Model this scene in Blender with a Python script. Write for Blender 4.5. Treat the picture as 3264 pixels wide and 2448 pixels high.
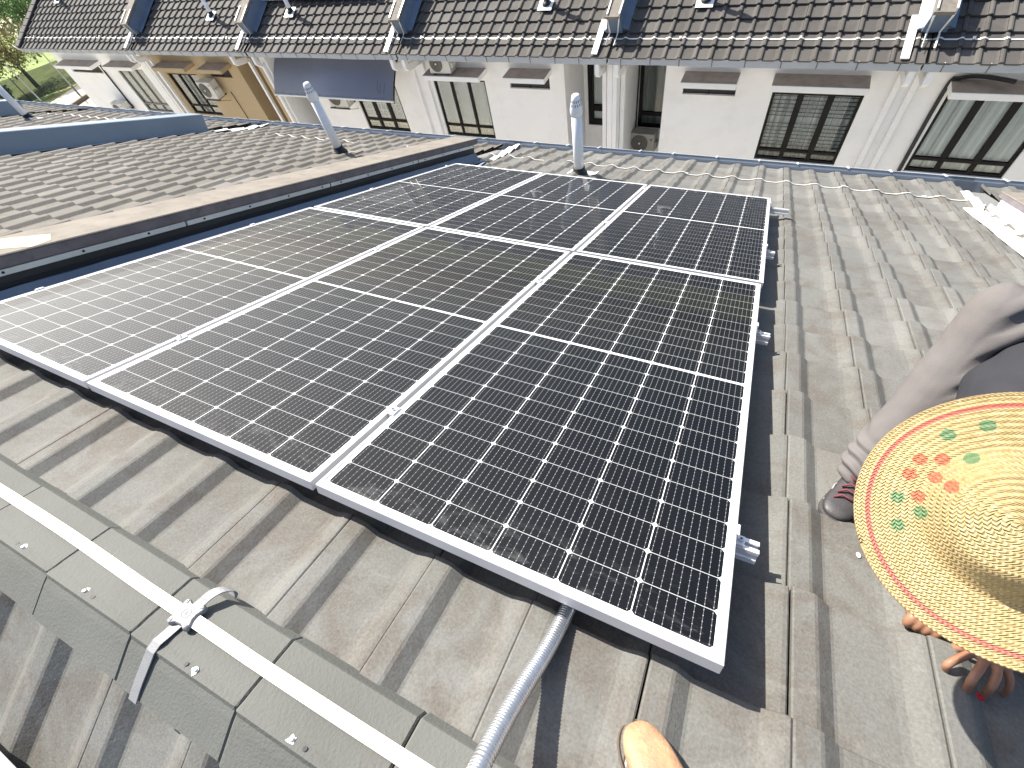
import bpy, bmesh, math, random
from math import sin, cos, pi, radians, sqrt, atan2
from mathutils import Vector, Matrix, noise

sc = bpy.context.scene
for o in list(bpy.data.objects): bpy.data.objects.remove(o)
COL = sc.collection
R = random.Random(7)

# ------------------------------------------------------------------ camera, sky, sun, exposure
TH = radians(24.5)                                   # roof pitch
CT, ST = cos(TH), sin(TH)
RW = ((0.9012461, 0.4003439, -0.1657713), (0.2602961, -0.8060605, -0.5315189), (-0.3464121, 0.4358798, -0.8306669))
cam = bpy.data.cameras.new('camera'); co = bpy.data.objects.new('camera', cam); COL.objects.link(co)
cam.sensor_width = 36; cam.lens = 16.257; cam.clip_start = 0.02; cam.clip_end = 2000
M = Matrix.Identity(4)
for i in range(3):
    M[i][0] = RW[0][i]; M[i][1] = -RW[1][i]; M[i][2] = -RW[2][i]
M[0][3], M[1][3], M[2][3] = 2.97646, -0.11396, 1.09865
co.matrix_world = M
sc.camera = co

SUN = Vector((-0.6287, 0.2505, 0.7362)).normalized()
w = bpy.data.worlds.new('World'); sc.world = w; w.use_nodes = True
nt = w.node_tree; bg = nt.nodes['Background']
sky = nt.nodes.new('ShaderNodeTexSky'); sky.sky_type = 'NISHITA'; sky.sun_disc = False
sky.sun_elevation = math.asin(SUN.z); sky.sun_rotation = atan2(SUN.x, SUN.y)
sky.air_density = 1.0; sky.dust_density = 2.2; sky.ozone_density = 1.0
nt.links.new(sky.outputs[0], bg.inputs[0]); bg.inputs[1].default_value = 0.1
sl = bpy.data.lights.new('sun', 'SUN'); sl.energy = 5.0; sl.angle = radians(0.5); sl.color = (1, .95, .86)
so = bpy.data.objects.new('sun', sl); COL.objects.link(so)
so.rotation_euler = (-SUN).to_track_quat('-Z', 'Y').to_euler()
sc.view_settings.view_transform = 'Standard'; sc.view_settings.look = 'None'
sc.view_settings.exposure = 1.0; sc.view_settings.gamma = 1
sc.render.engine = 'CYCLES'
sc.cycles.max_bounces = 6; sc.cycles.use_denoising = True

# ------------------------------------------------------------------ helpers
def P(u, v, n=0.0):
    """roof plane coordinates (along ridge, down the slope, off the slope) to world"""
    return Vector((u, v * CT + n * ST, -v * ST + n * CT))
def shear(u, v): return v + .034 * (u - 2) * max(0., v) / 6.8

def props(o, label, cat, group=None, kind=None):
    if label: o['label'] = label
    if cat: o['category'] = cat
    if group: o['group'] = group
    if kind: o['kind'] = kind
    return o
ORG = {}
def thing(name, label, cat, org=(0, 0, 0), group=None, roof=False):
    """Empty at the base of a thing; roof=True: local axes are the roof plane's"""
    o = bpy.data.objects.new(name, None); COL.objects.link(o)
    org = Vector(org)
    if roof:
        o.location = P(*org); o.rotation_euler = (-TH, 0, 0)
    else: o.location = org
    o.empty_display_size = .1
    ORG[o.name] = org
    return props(o, label, cat, group)

class MB:
    def __init__(s): s.v = []; s.f = []; s.sm = False
    def face(s, pts):
        i = len(s.v); s.v += [tuple(p) for p in pts]; s.f.append(tuple(range(i, i + len(pts))))
    def add(s, vs, fs):
        i = len(s.v); s.v += [tuple(p) for p in vs]; s.f += [tuple(a + i for a in f) for f in fs]
    def box(s, x0, x1, y0, y1, z0, z1):
        s.add([(x0, y0, z0), (x1, y0, z0), (x1, y1, z0), (x0, y1, z0), (x0, y0, z1), (x1, y0, z1), (x1, y1, z1), (x0, y1, z1)],
              [(3, 2, 1, 0), (4, 5, 6, 7), (0, 1, 5, 4), (1, 2, 6, 5), (2, 3, 7, 6), (3, 0, 4, 7)])
        return s
    def prism(s, poly, d):
        n = len(poly); d = Vector(d); a = [Vector(p) for p in poly]
        s.add(a + [p + d for p in a], [tuple(range(n))[::-1], tuple(range(n, 2 * n))] + [(i, (i + 1) % n, n + (i + 1) % n, n + i) for i in range(n)])
        return s
    def loft(s, rings, closed=True, caps=True):
        n = len(rings[0]); vs = [p for r in rings for p in r]; fs = []
        for k in range(len(rings) - 1):
            for i in range(n if closed else n - 1):
                j = (i + 1) % n; fs.append((k * n + i, k * n + j, (k + 1) * n + j, (k + 1) * n + i))
        if caps and closed:
            fs.append(tuple(range(n))[::-1]); fs.append(tuple((len(rings) - 1) * n + i for i in range(n)))
        s.add(vs, fs); return s
    def tube(s, pts, r, seg=10, caps=True, prof=None):
        pts = [Vector(p) for p in pts]; rings = []; up = None
        for i, p in enumerate(pts):
            t = (pts[min(i + 1, len(pts) - 1)] - pts[max(i - 1, 0)]).normalized()
            if up is None:
                up = Vector((0, 0, 1)) if abs(t.z) < .9 else Vector((1, 0, 0))
            a = (up - up.dot(t) * t).normalized(); b = t.cross(a); up = a
            rr = r[i] if isinstance(r, (list, tuple)) else r
            if prof: rings.append([p + a * x + b * y for x, y in prof])
            else: rings.append([p + (a * cos(2 * pi * k / seg) + b * sin(2 * pi * k / seg)) * rr for k in range(seg)])
        return s.loft(rings, True, caps)
    def build(s, name, mat, parent=None, xf=None, org=None, bevel=0, smooth=False, seg=1, recalc=False, sub=0):
        o0 = ORG.get(parent.name, Vector((0, 0, 0))) if parent else Vector(org or (0, 0, 0))
        vs = [Vector(p) for p in s.v]
        if xf: vs = [xf(p) for p in vs]
        me = bpy.data.meshes.new(name); me.from_pydata([tuple(p - o0) for p in vs], [], s.f); me.update()
        if recalc:
            bm = bmesh.new(); bm.from_mesh(me); bmesh.ops.recalc_face_normals(bm, faces=bm.faces); bm.to_mesh(me); bm.free()
        o = bpy.data.objects.new(name, me); COL.objects.link(o)
        if mat: me.materials.append(mat)
        if parent: o.parent = parent
        else: o.location = o0
        ORG[o.name] = o0
        if smooth: me.polygons.foreach_set('use_smooth', [True] * len(me.polygons))
        if bevel:
            b = o.modifiers.new('b', 'BEVEL'); b.width = bevel; b.segments = seg; b.limit_method = 'ANGLE'; b.angle_limit = radians(40)
        if sub:
            b = o.modifiers.new('s', 'SUBSURF'); b.levels = b.render_levels = sub
        return o

def copy_tree(o, parent=None):
    c = o.copy(); COL.objects.link(c)
    if parent: c.parent = parent
    for ch in list(o.children): copy_tree(ch, c)
    return c
def relabel(o, label): o['label'] = label; return o

# ------------------------------------------------------------------ materials
class N:
    """tiny expression helper for shader math"""
    def __init__(s, nt, sock): s.nt = nt; s.k = sock
    def op(s, kind, *a):
        n = s.nt.nodes.new('ShaderNodeMath'); n.operation = kind
        for i, x in enumerate((s,) + a):
            if isinstance(x, N): s.nt.links.new(x.k, n.inputs[i])
            else: n.inputs[i].default_value = x
        return N(s.nt, n.outputs[0])
    def __add__(s, b): return s.op('ADD', b)
    def __sub__(s, b): return s.op('SUBTRACT', b)
    def __mul__(s, b): return s.op('MULTIPLY', b)
    def __truediv__(s, b): return s.op('DIVIDE', b)
    def lt(s, b): return s.op('LESS_THAN', b)
    def gt(s, b): return s.op('GREATER_THAN', b)
    def fract(s): return s.op('FRACT')
    def abs(s): return s.op('ABSOLUTE')
    def min(s, b): return s.op('MINIMUM', b)
    def max(s, b): return s.op('MAXIMUM', b)

def new_mat(name):
    m = bpy.data.materials.new(name); m.use_nodes = True
    nt = m.node_tree; return m, nt, nt.nodes['Principled BSDF']
def nd(nt, kind, **k):
    n = nt.nodes.new('ShaderNode' + kind)
    for a, b in k.items(): setattr(n, a, b)
    return n
def ramp(nt, sock, stops):
    r = nd(nt, 'ValToRGB'); el = r.color_ramp.elements
    while len(el) < len(stops): el.new(.5)
    for e, (p, c) in zip(el, stops):
        e.position = p; e.color = (*c, 1) if len(c) == 3 else c
    nt.links.new(sock, r.inputs[0]); return r.outputs[0]
def mix(nt, fac, a, b, mode='MIX'):
    n = nd(nt, 'Mix', data_type='RGBA', blend_type=mode)
    for i, x in ((0, fac), (6, a), (7, b)):
        if isinstance(x, N): x = x.k
        if isinstance(x, (float, int)): n.inputs[i].default_value = x
        elif isinstance(x, tuple): n.inputs[i].default_value = (*x, 1)
        else: nt.links.new(x, n.inputs[i])
    return n.outputs[2]
def tex(nt, coord, scale, detail=4, rough=.55, kind='TexNoise', dist=0):
    t = nd(nt, kind); t.inputs['Scale'].default_value = scale
    if kind == 'TexNoise':
        t.inputs['Detail'].default_value = detail; t.inputs['Roughness'].default_value = rough; t.inputs['Distortion'].default_value = dist
    nt.links.new(coord, t.inputs['Vector']); return t.outputs[0]
def scaled(nt, coord, s):
    m = nd(nt, 'Mapping'); m.inputs['Scale'].default_value = s; nt.links.new(coord, m.inputs['Vector']); return m.outputs[0]

def mk(name, col, rough=.6, metal=0., var=.12, scale=2., bump=0., bscale=60., spec=.5, dirt=None, dscale=3., damt=.5, stretch=None):
    """plain procedural surface: colour drift, optional dirt patches and a fine bump"""
    m, nt, b = new_mat(name)
    g = nd(nt, 'NewGeometry').outputs['Position']
    if stretch: g = scaled(nt, g, stretch)
    n1 = tex(nt, g, scale)
    lo = tuple(c * (1 - var) for c in col); hi = tuple(min(1, c * (1 + var)) for c in col)
    c = ramp(nt, n1, [(.3, lo), (.7, hi)])
    if dirt:
        n2 = tex(nt, g, dscale, 6, .65)
        f = ramp(nt, n2, [(.5, (0, 0, 0)), (.72, (damt,) * 3)])
        c = mix(nt, f, c, dirt)
    nt.links.new(c, b.inputs['Base Color'])
    b.inputs['Roughness'].default_value = rough; b.inputs['Metallic'].default_value = metal
    b.inputs['Specular IOR Level'].default_value = spec
    if bump:
        n3 = tex(nt, g, bscale, 3)
        bp = nd(nt, 'Bump'); bp.inputs['Strength'].default_value = bump; bp.inputs['Distance'].default_value = .004
        nt.links.new(n3, bp.inputs['Height']); nt.links.new(bp.outputs[0], b.inputs['Normal'])
    return m

def tile_mat(name, cols, brown, pale, patch=.35, sc_=1.0, island=.16):
    """concrete roof tile: every tile its own tone, lichen and wash patches, gritty bump"""
    m, nt, b = new_mat(name)
    g = nd(nt, 'NewGeometry'); pos = g.outputs['Position']; rnd = g.outputs['Random Per Island']
    c = ramp(nt, tex(nt, pos, 1.3 * sc_, 5, .6), [(.32, cols[0]), (.7, cols[1])])
    c = mix(nt, ramp(nt, tex(nt, pos, 5 * sc_, 8, .7, dist=.6), [(.46, (0, 0, 0)), (.62, (.85,) * 3)]), c, brown)
    c = mix(nt, ramp(nt, tex(nt, pos, 7.5 * sc_, 8, .7, dist=1.2), [(.58, (0, 0, 0)), (.72, (patch,) * 3)]), c, pale)
    v = N(nt, rnd); k = (v - .5) * island + 1.0
    h = nd(nt, 'HueSaturation'); nt.links.new(c, h.inputs['Color']); nt.links.new(k.k, h.inputs['Value'])
    f = ramp(nt, rnd, [(.0, (0, 0, 0)), (.86, (0, 0, 0)), (.95, (.35,) * 3)])
    c = mix(nt, f, h.outputs[0], pale)
    # fine speckle
    c = mix(nt, .22, c, ramp(nt, tex(nt, pos, 160, 3), [(.3, tuple(x * .45 for x in cols[0])), (.7, tuple(min(1, x * 1.5) for x in cols[1]))]))
    nt.links.new(c, b.inputs['Base Color']); b.inputs['Roughness'].default_value = .78; b.inputs['Specular IOR Level'].default_value = .35
    bp = nd(nt, 'Bump'); bp.inputs['Strength'].default_value = .55; bp.inputs['Distance'].default_value = .004
    hh = N(nt, tex(nt, pos, 190, 4, .6)) * .35 + N(nt, tex(nt, pos, 22, 5, .6)) * .9
    nt.links.new(hh.k, bp.inputs['Height']); nt.links.new(bp.outputs[0], b.inputs['Normal'])
    return m

MT = {}
MT['tile'] = tile_mat('roof_tile_weathered', ((.122, .122, .113), (.17, .169, .157)), (.108, .092, .077), (.225, .222, .207), .5)
MT['tile_left'] = tile_mat('roof_tile_warm', ((.118, .108, .094), (.158, .146, .128)), (.10, .088, .074), (.24, .235, .222), .35)
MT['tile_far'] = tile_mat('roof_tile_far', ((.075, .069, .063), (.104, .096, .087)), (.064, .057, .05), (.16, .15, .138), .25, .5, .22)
MT['cap'] = mk('ridge_tile', (.132, .135, .124), .78, var=.14, scale=3, bump=.4, bscale=150, dirt=(.10, .093, .08), dscale=6, damt=.5, spec=.35)
MT['lightblock'] = mk('light_block_dark', (.02, .02, .022), .9)  # for dark sheets added below the tiles to stop light leaking through gaps
MT['conc'] = mk('coping_concrete', (.21, .185, .155), .85, var=.15, scale=5, bump=.5, bscale=60, dirt=(.12, .11, .09), dscale=9, damt=.7)
MT['concside'] = mk('coping_side_shade', (.17, .15, .16), .8, var=.2, scale=9, bump=.3, dirt=(.09, .085, .085), dscale=12, damt=.7)  # coping sides in darker purple-grey, their shade put into the colour
MT['flash'] = mk('blue_grey_flashing', (.125, .17, .24), .5, metal=.0, var=.12, scale=2.2, bump=.25, bscale=8, dirt=(.2, .23, .28), dscale=5, damt=.35)
MT['flashbr'] = mk('pale_blue_metal_sheet', (.22, .27, .33), .45, metal=.15, var=.08, scale=1.5, bump=.12, bscale=7)
MT['black'] = mk('black_sealant', (.012, .016, .022), .6)
MT['trim'] = mk('aluminium_trim', (.66, .69, .69), .5, metal=.2, var=.08, scale=9)
MT['white'] = mk('white_wall_paint', (.87, .87, .87), .75, var=.025, scale=1.2, bump=.12, bscale=220, dirt=(.66, .65, .63), dscale=1.6, damt=.35, spec=.3)
MT['tan'] = mk('tan_wall_paint', (.46, .36, .225), .75, var=.04, scale=1.2, bump=.12, bscale=220, spec=.3)
MT['greywall'] = mk('grey_green_wall_paint', (.44, .46, .45), .75, var=.04, scale=1.2, spec=.3)
MT['ledge'] = mk('ledge_top_weathered', (.33, .29, .275), .85, var=.12, scale=6, dirt=(.2, .17, .15), dscale=4, damt=.6)
MT['gutter'] = mk('painted_gutter_blue_grey', (.36, .40, .46), .45, metal=.1, var=.06, scale=.8, dirt=(.27, .31, .37), dscale=3, damt=.4)
MT['gutter2'] = mk('own_gutter_blue', (.30, .34, .39), .45, metal=.1, var=.08, scale=1)
MT['bracket'] = mk('gutter_bracket_dark', (.10, .11, .13), .5)
MT['whitestrip'] = mk('bright_white_metal', (.85, .85, .83), .4, var=.04, scale=6)
MT['alu'] = mk('anodised_aluminium', (.84, .84, .85), .38, metal=.35, var=.03, scale=12)
MT['frame'] = mk('panel_frame_aluminium', (.60, .60, .615), .42, metal=.25, var=.02, scale=10)
MT['tape'] = mk('aluminium_tape', (.86, .84, .78), .4, metal=.25, var=.06, scale=14, dirt=(.6, .58, .54), dscale=16, damt=.5)
MT['clampgrey'] = mk('cast_clamp_grey', (.25, .25, .26), .55, metal=.1, var=.04, scale=60, bump=.2, bscale=300)
MT['pvc'] = mk('white_pvc', (.86, .88, .90), .42, var=.04, scale=4, dirt=(.62, .64, .66), dscale=6, damt=.3)
MT['rubber'] = mk('black_rubber_boot', (.012, .013, .013), .5, var=.3, scale=20)
MT['awning'] = mk('grey_awning_sheet', (.20, .215, .275), .38, var=.06, scale=1.2, spec=.5)
MT['darkframe'] = mk('dark_bronze_window_frame', (.006, .0055, .0055), .5, var=.1, scale=5, spec=.2)
MT['greyframe'] = mk('grey_window_frame', (.17, .165, .155), .5, var=.1, scale=5)
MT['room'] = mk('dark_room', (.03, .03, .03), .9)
MT['grille'] = mk('black_grille', (.015, .015, .015), .5)
MT['grillew'] = mk('white_grille', (.4, .4, .38), .5)
MT['ac'] = mk('ac_casing_ivory', (.62, .61, .57), .5, var=.05, scale=6, dirt=(.42, .40, .36), dscale=5, damt=.4)
MT['acgrey'] = mk('ac_casing_grey', (.34, .33, .30), .5, var=.06, scale=6)
MT['acdark'] = mk('fan_guard_dark', (.06, .058, .052), .5)
MT['cable'] = mk('black_pipe_insulation', (.02, .018, .022), .6)
MT['steel'] = mk('galvanised_conduit', (.62, .63, .65), .28, metal=.85, var=.1, scale=40)
MT['leaf1'] = None

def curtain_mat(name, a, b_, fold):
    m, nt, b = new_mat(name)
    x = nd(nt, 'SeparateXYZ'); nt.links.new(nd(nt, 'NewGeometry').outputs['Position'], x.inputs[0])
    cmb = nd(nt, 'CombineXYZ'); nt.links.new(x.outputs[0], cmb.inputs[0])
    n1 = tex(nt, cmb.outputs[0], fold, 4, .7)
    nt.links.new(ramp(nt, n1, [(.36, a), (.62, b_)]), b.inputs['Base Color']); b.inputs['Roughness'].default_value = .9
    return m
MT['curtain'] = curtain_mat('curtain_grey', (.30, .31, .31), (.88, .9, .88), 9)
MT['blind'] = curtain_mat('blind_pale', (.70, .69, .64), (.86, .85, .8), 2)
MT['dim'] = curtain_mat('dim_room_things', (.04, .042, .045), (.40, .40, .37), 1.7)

def glass_mat():
    m, nt, b = new_mat('window_glass'); out = nt.nodes['Material Output']
    t = nd(nt, 'BsdfTransparent'); t.inputs[0].default_value = (.9, .93, .93, 1)
    g = nd(nt, 'BsdfGlossy'); g.inputs['Roughness'].default_value = .02
    fr = nd(nt, 'Fresnel'); fr.inputs[0].default_value = 1.6
    f = N(nt, fr.outputs[0]) * .55
    mx = nd(nt, 'MixShader'); nt.links.new(f.k, mx.inputs[0]); nt.links.new(t.outputs[0], mx.inputs[1]); nt.links.new(g.outputs[0], mx.inputs[2])
    nt.links.new(mx.outputs[0], out.inputs[0]); return m
MT['glass'] = glass_mat()

W, L = 1.048, 2.092
def cell_mat():
    m, nt, b = new_mat('solar_cells_under_glass')
    sx = nd(nt, 'SeparateXYZ'); tc = nd(nt, 'TexCoord'); nt.links.new(tc.outputs['Object'], sx.inputs[0])
    x, y = N(nt, sx.outputs[0]), N(nt, sx.outputs[1])
    mx_, my, bar = .0215, .0245, .0125
    px = (W - 2 * mx_) / 6; half = (L - 2 * my - bar) / 2; py = half / 12
    fx = ((x - mx_) / px).fract(); dx = fx.min((fx * -1.0) + 1.0) * px
    yc = (y - L / 2).abs() - bar / 2
    fy = (yc / py).fract(); dy = fy.min((fy * -1.0) + 1.0) * py
    edge = x.lt(mx_ + .0003).max(x.gt(W - mx_ - .0003)).max(yc.lt(.0005)).max(yc.gt(half - .0005))
    gap = dx.lt(.0012).max((dx + dy).lt(.0085))
    white = edge.max(gap).max(dy.lt(.0008) * .65)
    fb = (((fx * 9.0).fract()) - .5).abs() * (px / 9)
    bus = fb.lt(.0004)
    fd = ((((yc / py) * 6.0).fract()) - .5).abs() * (py / 6)
    dot = fb.lt(.0010) * fd.lt(.0011)
    pos = nd(nt, 'NewGeometry').outputs['Position']
    cell = mix(nt, tex(nt, pos, 3, 2), (.0015, .0018, .003), (.003, .0035, .0055))
    cell = mix(nt, bus * .30, cell, (.6, .62, .66))
    cell = mix(nt, dot * .35, cell, (.8, .82, .84))
    c = mix(nt, white, cell, (.78, .79, .80))
    # wiped dust: streaks and smears stronger along the lower border of each panel
    d1 = N(nt, ramp(nt, tex(nt, scaled(nt, pos, (1, 2.2, 1)), 7, 7, .7, dist=1.5), [(.52, (0, 0, 0)), (.78, (1, 1, 1))]))
    low = ((y * -9.0) + 1.35).max(0.0).min(1.0)
    dust = d1 * (low * .13 + .006)
    c = mix(nt, dust + .001, c, (.62, .64, .62))
    nt.links.new(c, b.inputs['Base Color'])
    b.inputs['Roughness'].default_value = .6; b.inputs['Specular IOR Level'].default_value = 0
    out = nt.nodes['Material Output']
    def fres(ior, k):
        f = nd(nt, 'Fresnel'); f.inputs[0].default_value = ior; return N(nt, f.outputs[0]) * k
    g1 = nd(nt, 'BsdfGlossy', distribution='BECKMANN'); rr = N(nt, tex(nt, pos, 2.1, 5, .6)) * .07 + .57; nt.links.new(rr.k, g1.inputs['Roughness'])
    g2 = nd(nt, 'BsdfGlossy'); g2.inputs['Roughness'].default_value = .015
    m1 = nd(nt, 'MixShader'); f1 = fres(1.45, .42); nt.links.new(f1.k, m1.inputs[0]); nt.links.new(b.outputs[0], m1.inputs[1]); nt.links.new(g1.outputs[0], m1.inputs[2])
    m2 = nd(nt, 'MixShader'); f2 = fres(1.38, .42); nt.links.new(f2.k, m2.inputs[0]); nt.links.new(m1.outputs[0], m2.inputs[1]); nt.links.new(g2.outputs[0], m2.inputs[2])
    nt.links.new(m2.outputs[0], out.inputs[0])
    return m
MT['cells'] = cell_mat()

# ------------------------------------------------------------------ roof tiles
PITCH, GAUGE, PAN = .279, .3115, -.155
PROF = [(.0, .0235), (.004, .0255), (.047, .025), (.055, .0225), (.087, .0015), (.094, .0), (.205, .0), (.222, .002), (.254, .016), (.264, .019), (.273, .0195), (.2765, .017)]
def tiles(mb, u0, ncol, v_low, nrow, pitch=PITCH, gauge=GAUGE, prof=PROF, base=PAN, step=.024, th=.017, sh=None, u_clip=None, jit=.0019, seed=1):
    """individual interlocking tiles; v_low: lower edge of the first row, v grows down the slope"""
    rr = random.Random(seed); k = pitch / .279; m = len(prof)
    for i in range(nrow):
        vb = v_low + gauge * i; va = vb - gauge - .05
        for j in range(ncol):
            du, dv, dn = rr.uniform(-jit, jit), rr.uniform(-2.2, 2.2) * jit, rr.uniform(-jit, jit) * .8
            ua = u0 + pitch * j + du
            if u_clip and (ua + pitch < u_clip[0] or ua > u_clip[1]): continue
            tl = rr.uniform(-jit, jit)
            top_a, top_b, bot_b = [], [], []
            for x, z in prof:
                uu = ua + x * k
                if u_clip: uu = min(max(uu, u_clip[0]), u_clip[1])
                za = base + z + dn - .006; zb = base + z + dn + step + tl * x / .14
                a_, b_ = va + dv, vb + dv
                if sh: a_, b_ = sh(uu, a_), sh(uu, b_)
                top_a.append((uu, a_, za)); top_b.append((uu, b_ - .004, zb)); bot_b.append((uu, b_, zb - th))
            lip = [(p[0], p[1] + .003, p[2] - .0025) for p in top_b]
            vs = top_a + top_b + lip + bot_b
            fs = [(q * m + a, q * m + a + 1, (q + 1) * m + a + 1, (q + 1) * m + a) for q in range(3) for a in range(m - 1)]
            i0 = len(vs); vs += [(top_a[0][0], top_a[0][1], top_a[0][2] - .02), (bot_b[0][0], bot_b[0][1], bot_b[0][2] - .006),
                                 (top_a[-1][0], top_a[-1][1], top_a[-1][2] - .02), (bot_b[-1][0], bot_b[-1][1], bot_b[-1][2] - .006)]
            fs += [(0, m, 2 * m, 3 * m, i0 + 1, i0), (m - 1, i0 + 2, i0 + 3, 4 * m - 1, 3 * m - 1, 2 * m - 1)]
            mb.add(vs, fs)
def prof_at(u, u0=3.335, pitch=PITCH, prof=PROF):
    x = ((u - u0) % pitch) * .279 / pitch
    for (a, za), (b, zb) in zip(prof, prof[1:]):
        if a <= x <= b: return za + (zb - za) * (x - a) / max(1e-6, b - a)
    return prof[-1][1]
def surf(u, v):
    """height of the tile surface on our slope at (u, v)"""
    vv = v - .034 * (u - 2) * max(0., v) / 6.8
    t = ((vv - .025) / GAUGE) % 1.0
    return PAN + prof_at(u) + .024 * t

toW = lambda p: P(p[0], p[1], p[2])
# house of the panels
U0 = 3.335
HX = [(-.26, 5.04), (-5.47, -.56), (-10.75, -5.8), (-16.0, -11.0), (5.35, 10.6)]
HN = [('row house carrying the solar panels, grey tiled roof with ridge tape', 'tile_roof'),
      ('row house left of the panels behind the concrete coped party wall', 'tile_roof'),
      ('row house beyond the blue grey metal clad party wall', 'tile_roof'),
      ('row house at the far left end of the near row, only a roof sliver showing', 'tile_roof'),
      ('row house at right edge behind the white flashed party wall', 'tile_roof')]
OWN = []
APV, APN = -.44, -.118                        # ridge apex on the slope
APEX = P(0, APV, APN)
def rear(p):                                   # (x, distance down the rear slope, off the slope)
    return Vector((p[0], APEX.y - p[1] * CT - p[2] * ST, APEX.z - p[1] * ST + p[2] * CT))
EAVE = 6.62
for (x0, x1), (lab, nm) in zip(HX, HN):
    h = thing('row_house', lab, 'house', P((x0 + x1) / 2, 3, 0) * 1.0)
    ORG[h.name] = Vector(h.location); OWN.append(h)
    j0 = math.floor((x0 - U0) / PITCH) - 1; nc = int((x1 - x0) / PITCH) + 3
    mb = MB(); tiles(mb, U0 + PITCH * j0, nc, .025, 22, sh=shear, u_clip=(x0 - .02, x1 + .02), seed=int(abs(x0) * 7) + 3)
    mb.build('tile_roof', MT['tile' if x0 > -1 else 'tile_left'], h, xf=toW)
    mb = MB(); mb.face([(x0, -.42, -.175), (x1, -.42, -.175), (x1, shear(x1, EAVE + .02), -.175), (x0, shear(x0, EAVE + .02), -.175)])
    mb.build('light_block_sheet', MT['lightblock'], h, xf=toW)  # added dark plane, blocks light between the tiles
    if x0 > -6:
        mb = MB(); tiles(mb, 1.93 + PITCH * (math.floor((x0 - 1.93) / PITCH) - 1), nc, round(.60, 3), 7, gauge=.5, base=-.06, sh=None, u_clip=(x0 - .02, x1 + .02), seed=int(abs(x0) * 5) + 9)
        mb.build('rear_tile_roof', MT['tile'], h, xf=rear)
        mb = MB(); mb.face([(x0, .02, -.08), (x1, .02, -.08), (x1, 3.7, -.08), (x0, 3.7, -.08)]); mb.build('rear_light_block_sheet', MT['lightblock'], h, xf=rear)
    # walls under the eaves
    e = P(0, EAVE - .75, -.3); r_ = rear((0, 3.3, -.2))
    mb = MB(); mb.box(x0 - .28, x1 + .28, r_.y, e.y, -8.9, min(e.z, r_.z) - .1); mb.build('wall', MT['white'], h)
    # gutter: open trough along the eave
    def gl(u, d, n): return P(u, shear(u, EAVE) + d, n - .115)
    mb = MB()
    prof = [(-.03, .02), (-.03, -.09), (.10, -.09), (.115, .035), (.108, .035), (.094, -.083), (-.024, -.083), (-.024, .02)]
    mb.loft([[gl(u, d, n) for d, n in prof] for u in (x0 - .26, x1 + .26)])
    g = mb.build('gutter', MT['gutter2'], h, recalc=True)
    mb = MB(); mb.loft([[gl(u, d, n) for d, n in ((.104, .036), (.118, .036), (.118, .041), (.104, .041))] for u in (x0 - .26, x1 + .26)])
    mb.build('gutter_lip', MT['trim'], g, recalc=True)
    u = x0 + .2
    while u < x1:
        mb = MB(); mb.loft([[gl(uu, d, n) for d, n in ((-.03, .043), (.124, .043), (.124, .052), (-.03, .052))] for uu in (u, u + .02)])
        mb.build('gutter_bracket', MT['trim'], g, recalc=True); u += .55 + R.uniform(-.12, .12)
house0, house1, house2, house3, house4 = OWN

# ridge caps: angular concrete ridge tiles, each its own piece
CAPL = .338; CJ = 1.655
# cross section of a cap in (distance from apex toward the panels, height above flank plane)
for k in range(-16, 12):
    x0 = CJ + CAPL * k + .003; x1 = x0 + CAPL - .006
    hh = None
    for hq, (a, b) in zip(OWN, HX):
        if a - .3 < (x0 + x1) / 2 < b + .3: hh = hq
    if hh is None: continue
    rings = []
    dz = R.uniform(-.0015, .0015)
    for x, lift in ((x0, .004), (x0 + .004, .007), (x1 - .004, .001), (x1, -.003)):
        t = lift + dz + .004
        pts = []
        def near(d, n): return P(x, APV + d, APN + n + t)
        def far(d, n): return rear((x, d, n + t))
        pts = [near(.162, -.028), near(.143, -.004), near(.139, 0), near(.03, 0), near(.012, -.0015), far(.0, .0035), far(.012, -.0015), far(.03, 0), far(.112, 0), far(.116, -.004), far(.116, -.022),
               far(.06, -.02), P(x, APV, APN + t - .022), near(.08, -.02)]
        rings.append(pts)
    mb = MB(); mb.loft(rings); c = mb.build('ridge_tile', MT['cap'], hh, recalc=True)
    if -3 < k < 6:
        mb = MB(); xc = (x0 + x1) / 2 + .005
        mb.tube([P(xc, APV + .004, APN - .002), P(xc, APV + .004, APN + .0085)], [.0045, .0045], 10)
        mb.build('nail_hole', MT['black'], c)
        mb = MB(); xs = xc + (.028 if k % 2 else -.034)
        bl = [P(xs + .010 * cos(a) * R.uniform(.6, 1.25), APV + .004 + .009 * sin(a) * R.uniform(.6, 1.3), APN + .0075) for a in [i * pi / 5 for i in range(10)]]
        mb.face(bl + []); mb.tube([P(xs, APV + .004, APN), P(xs, APV + .004, APN + .012)], [.007, .004], 8)
        mb.build('sealant_blob', MT['whitestrip'], c)
# mortar bed beneath the caps
for hq, (a, b) in zip(OWN[:1] + OWN[4:], HX[:1] + HX[4:]):
    mb = MB(); mb.loft([[P(x, APV + .150, PAN - .01), P(x, APV + .150, APN - .03), P(x, APV, APN - .03), rear((x, .107, -.03)), rear((x, .107, -.075))] for x in (a - .25, b + .25)])
    mb.build('ridge_mortar', mk('ridge_mortar', (.12, .12, .105), .9, var=.2, scale=30, bump=.5), hq, recalc=True)

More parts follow.
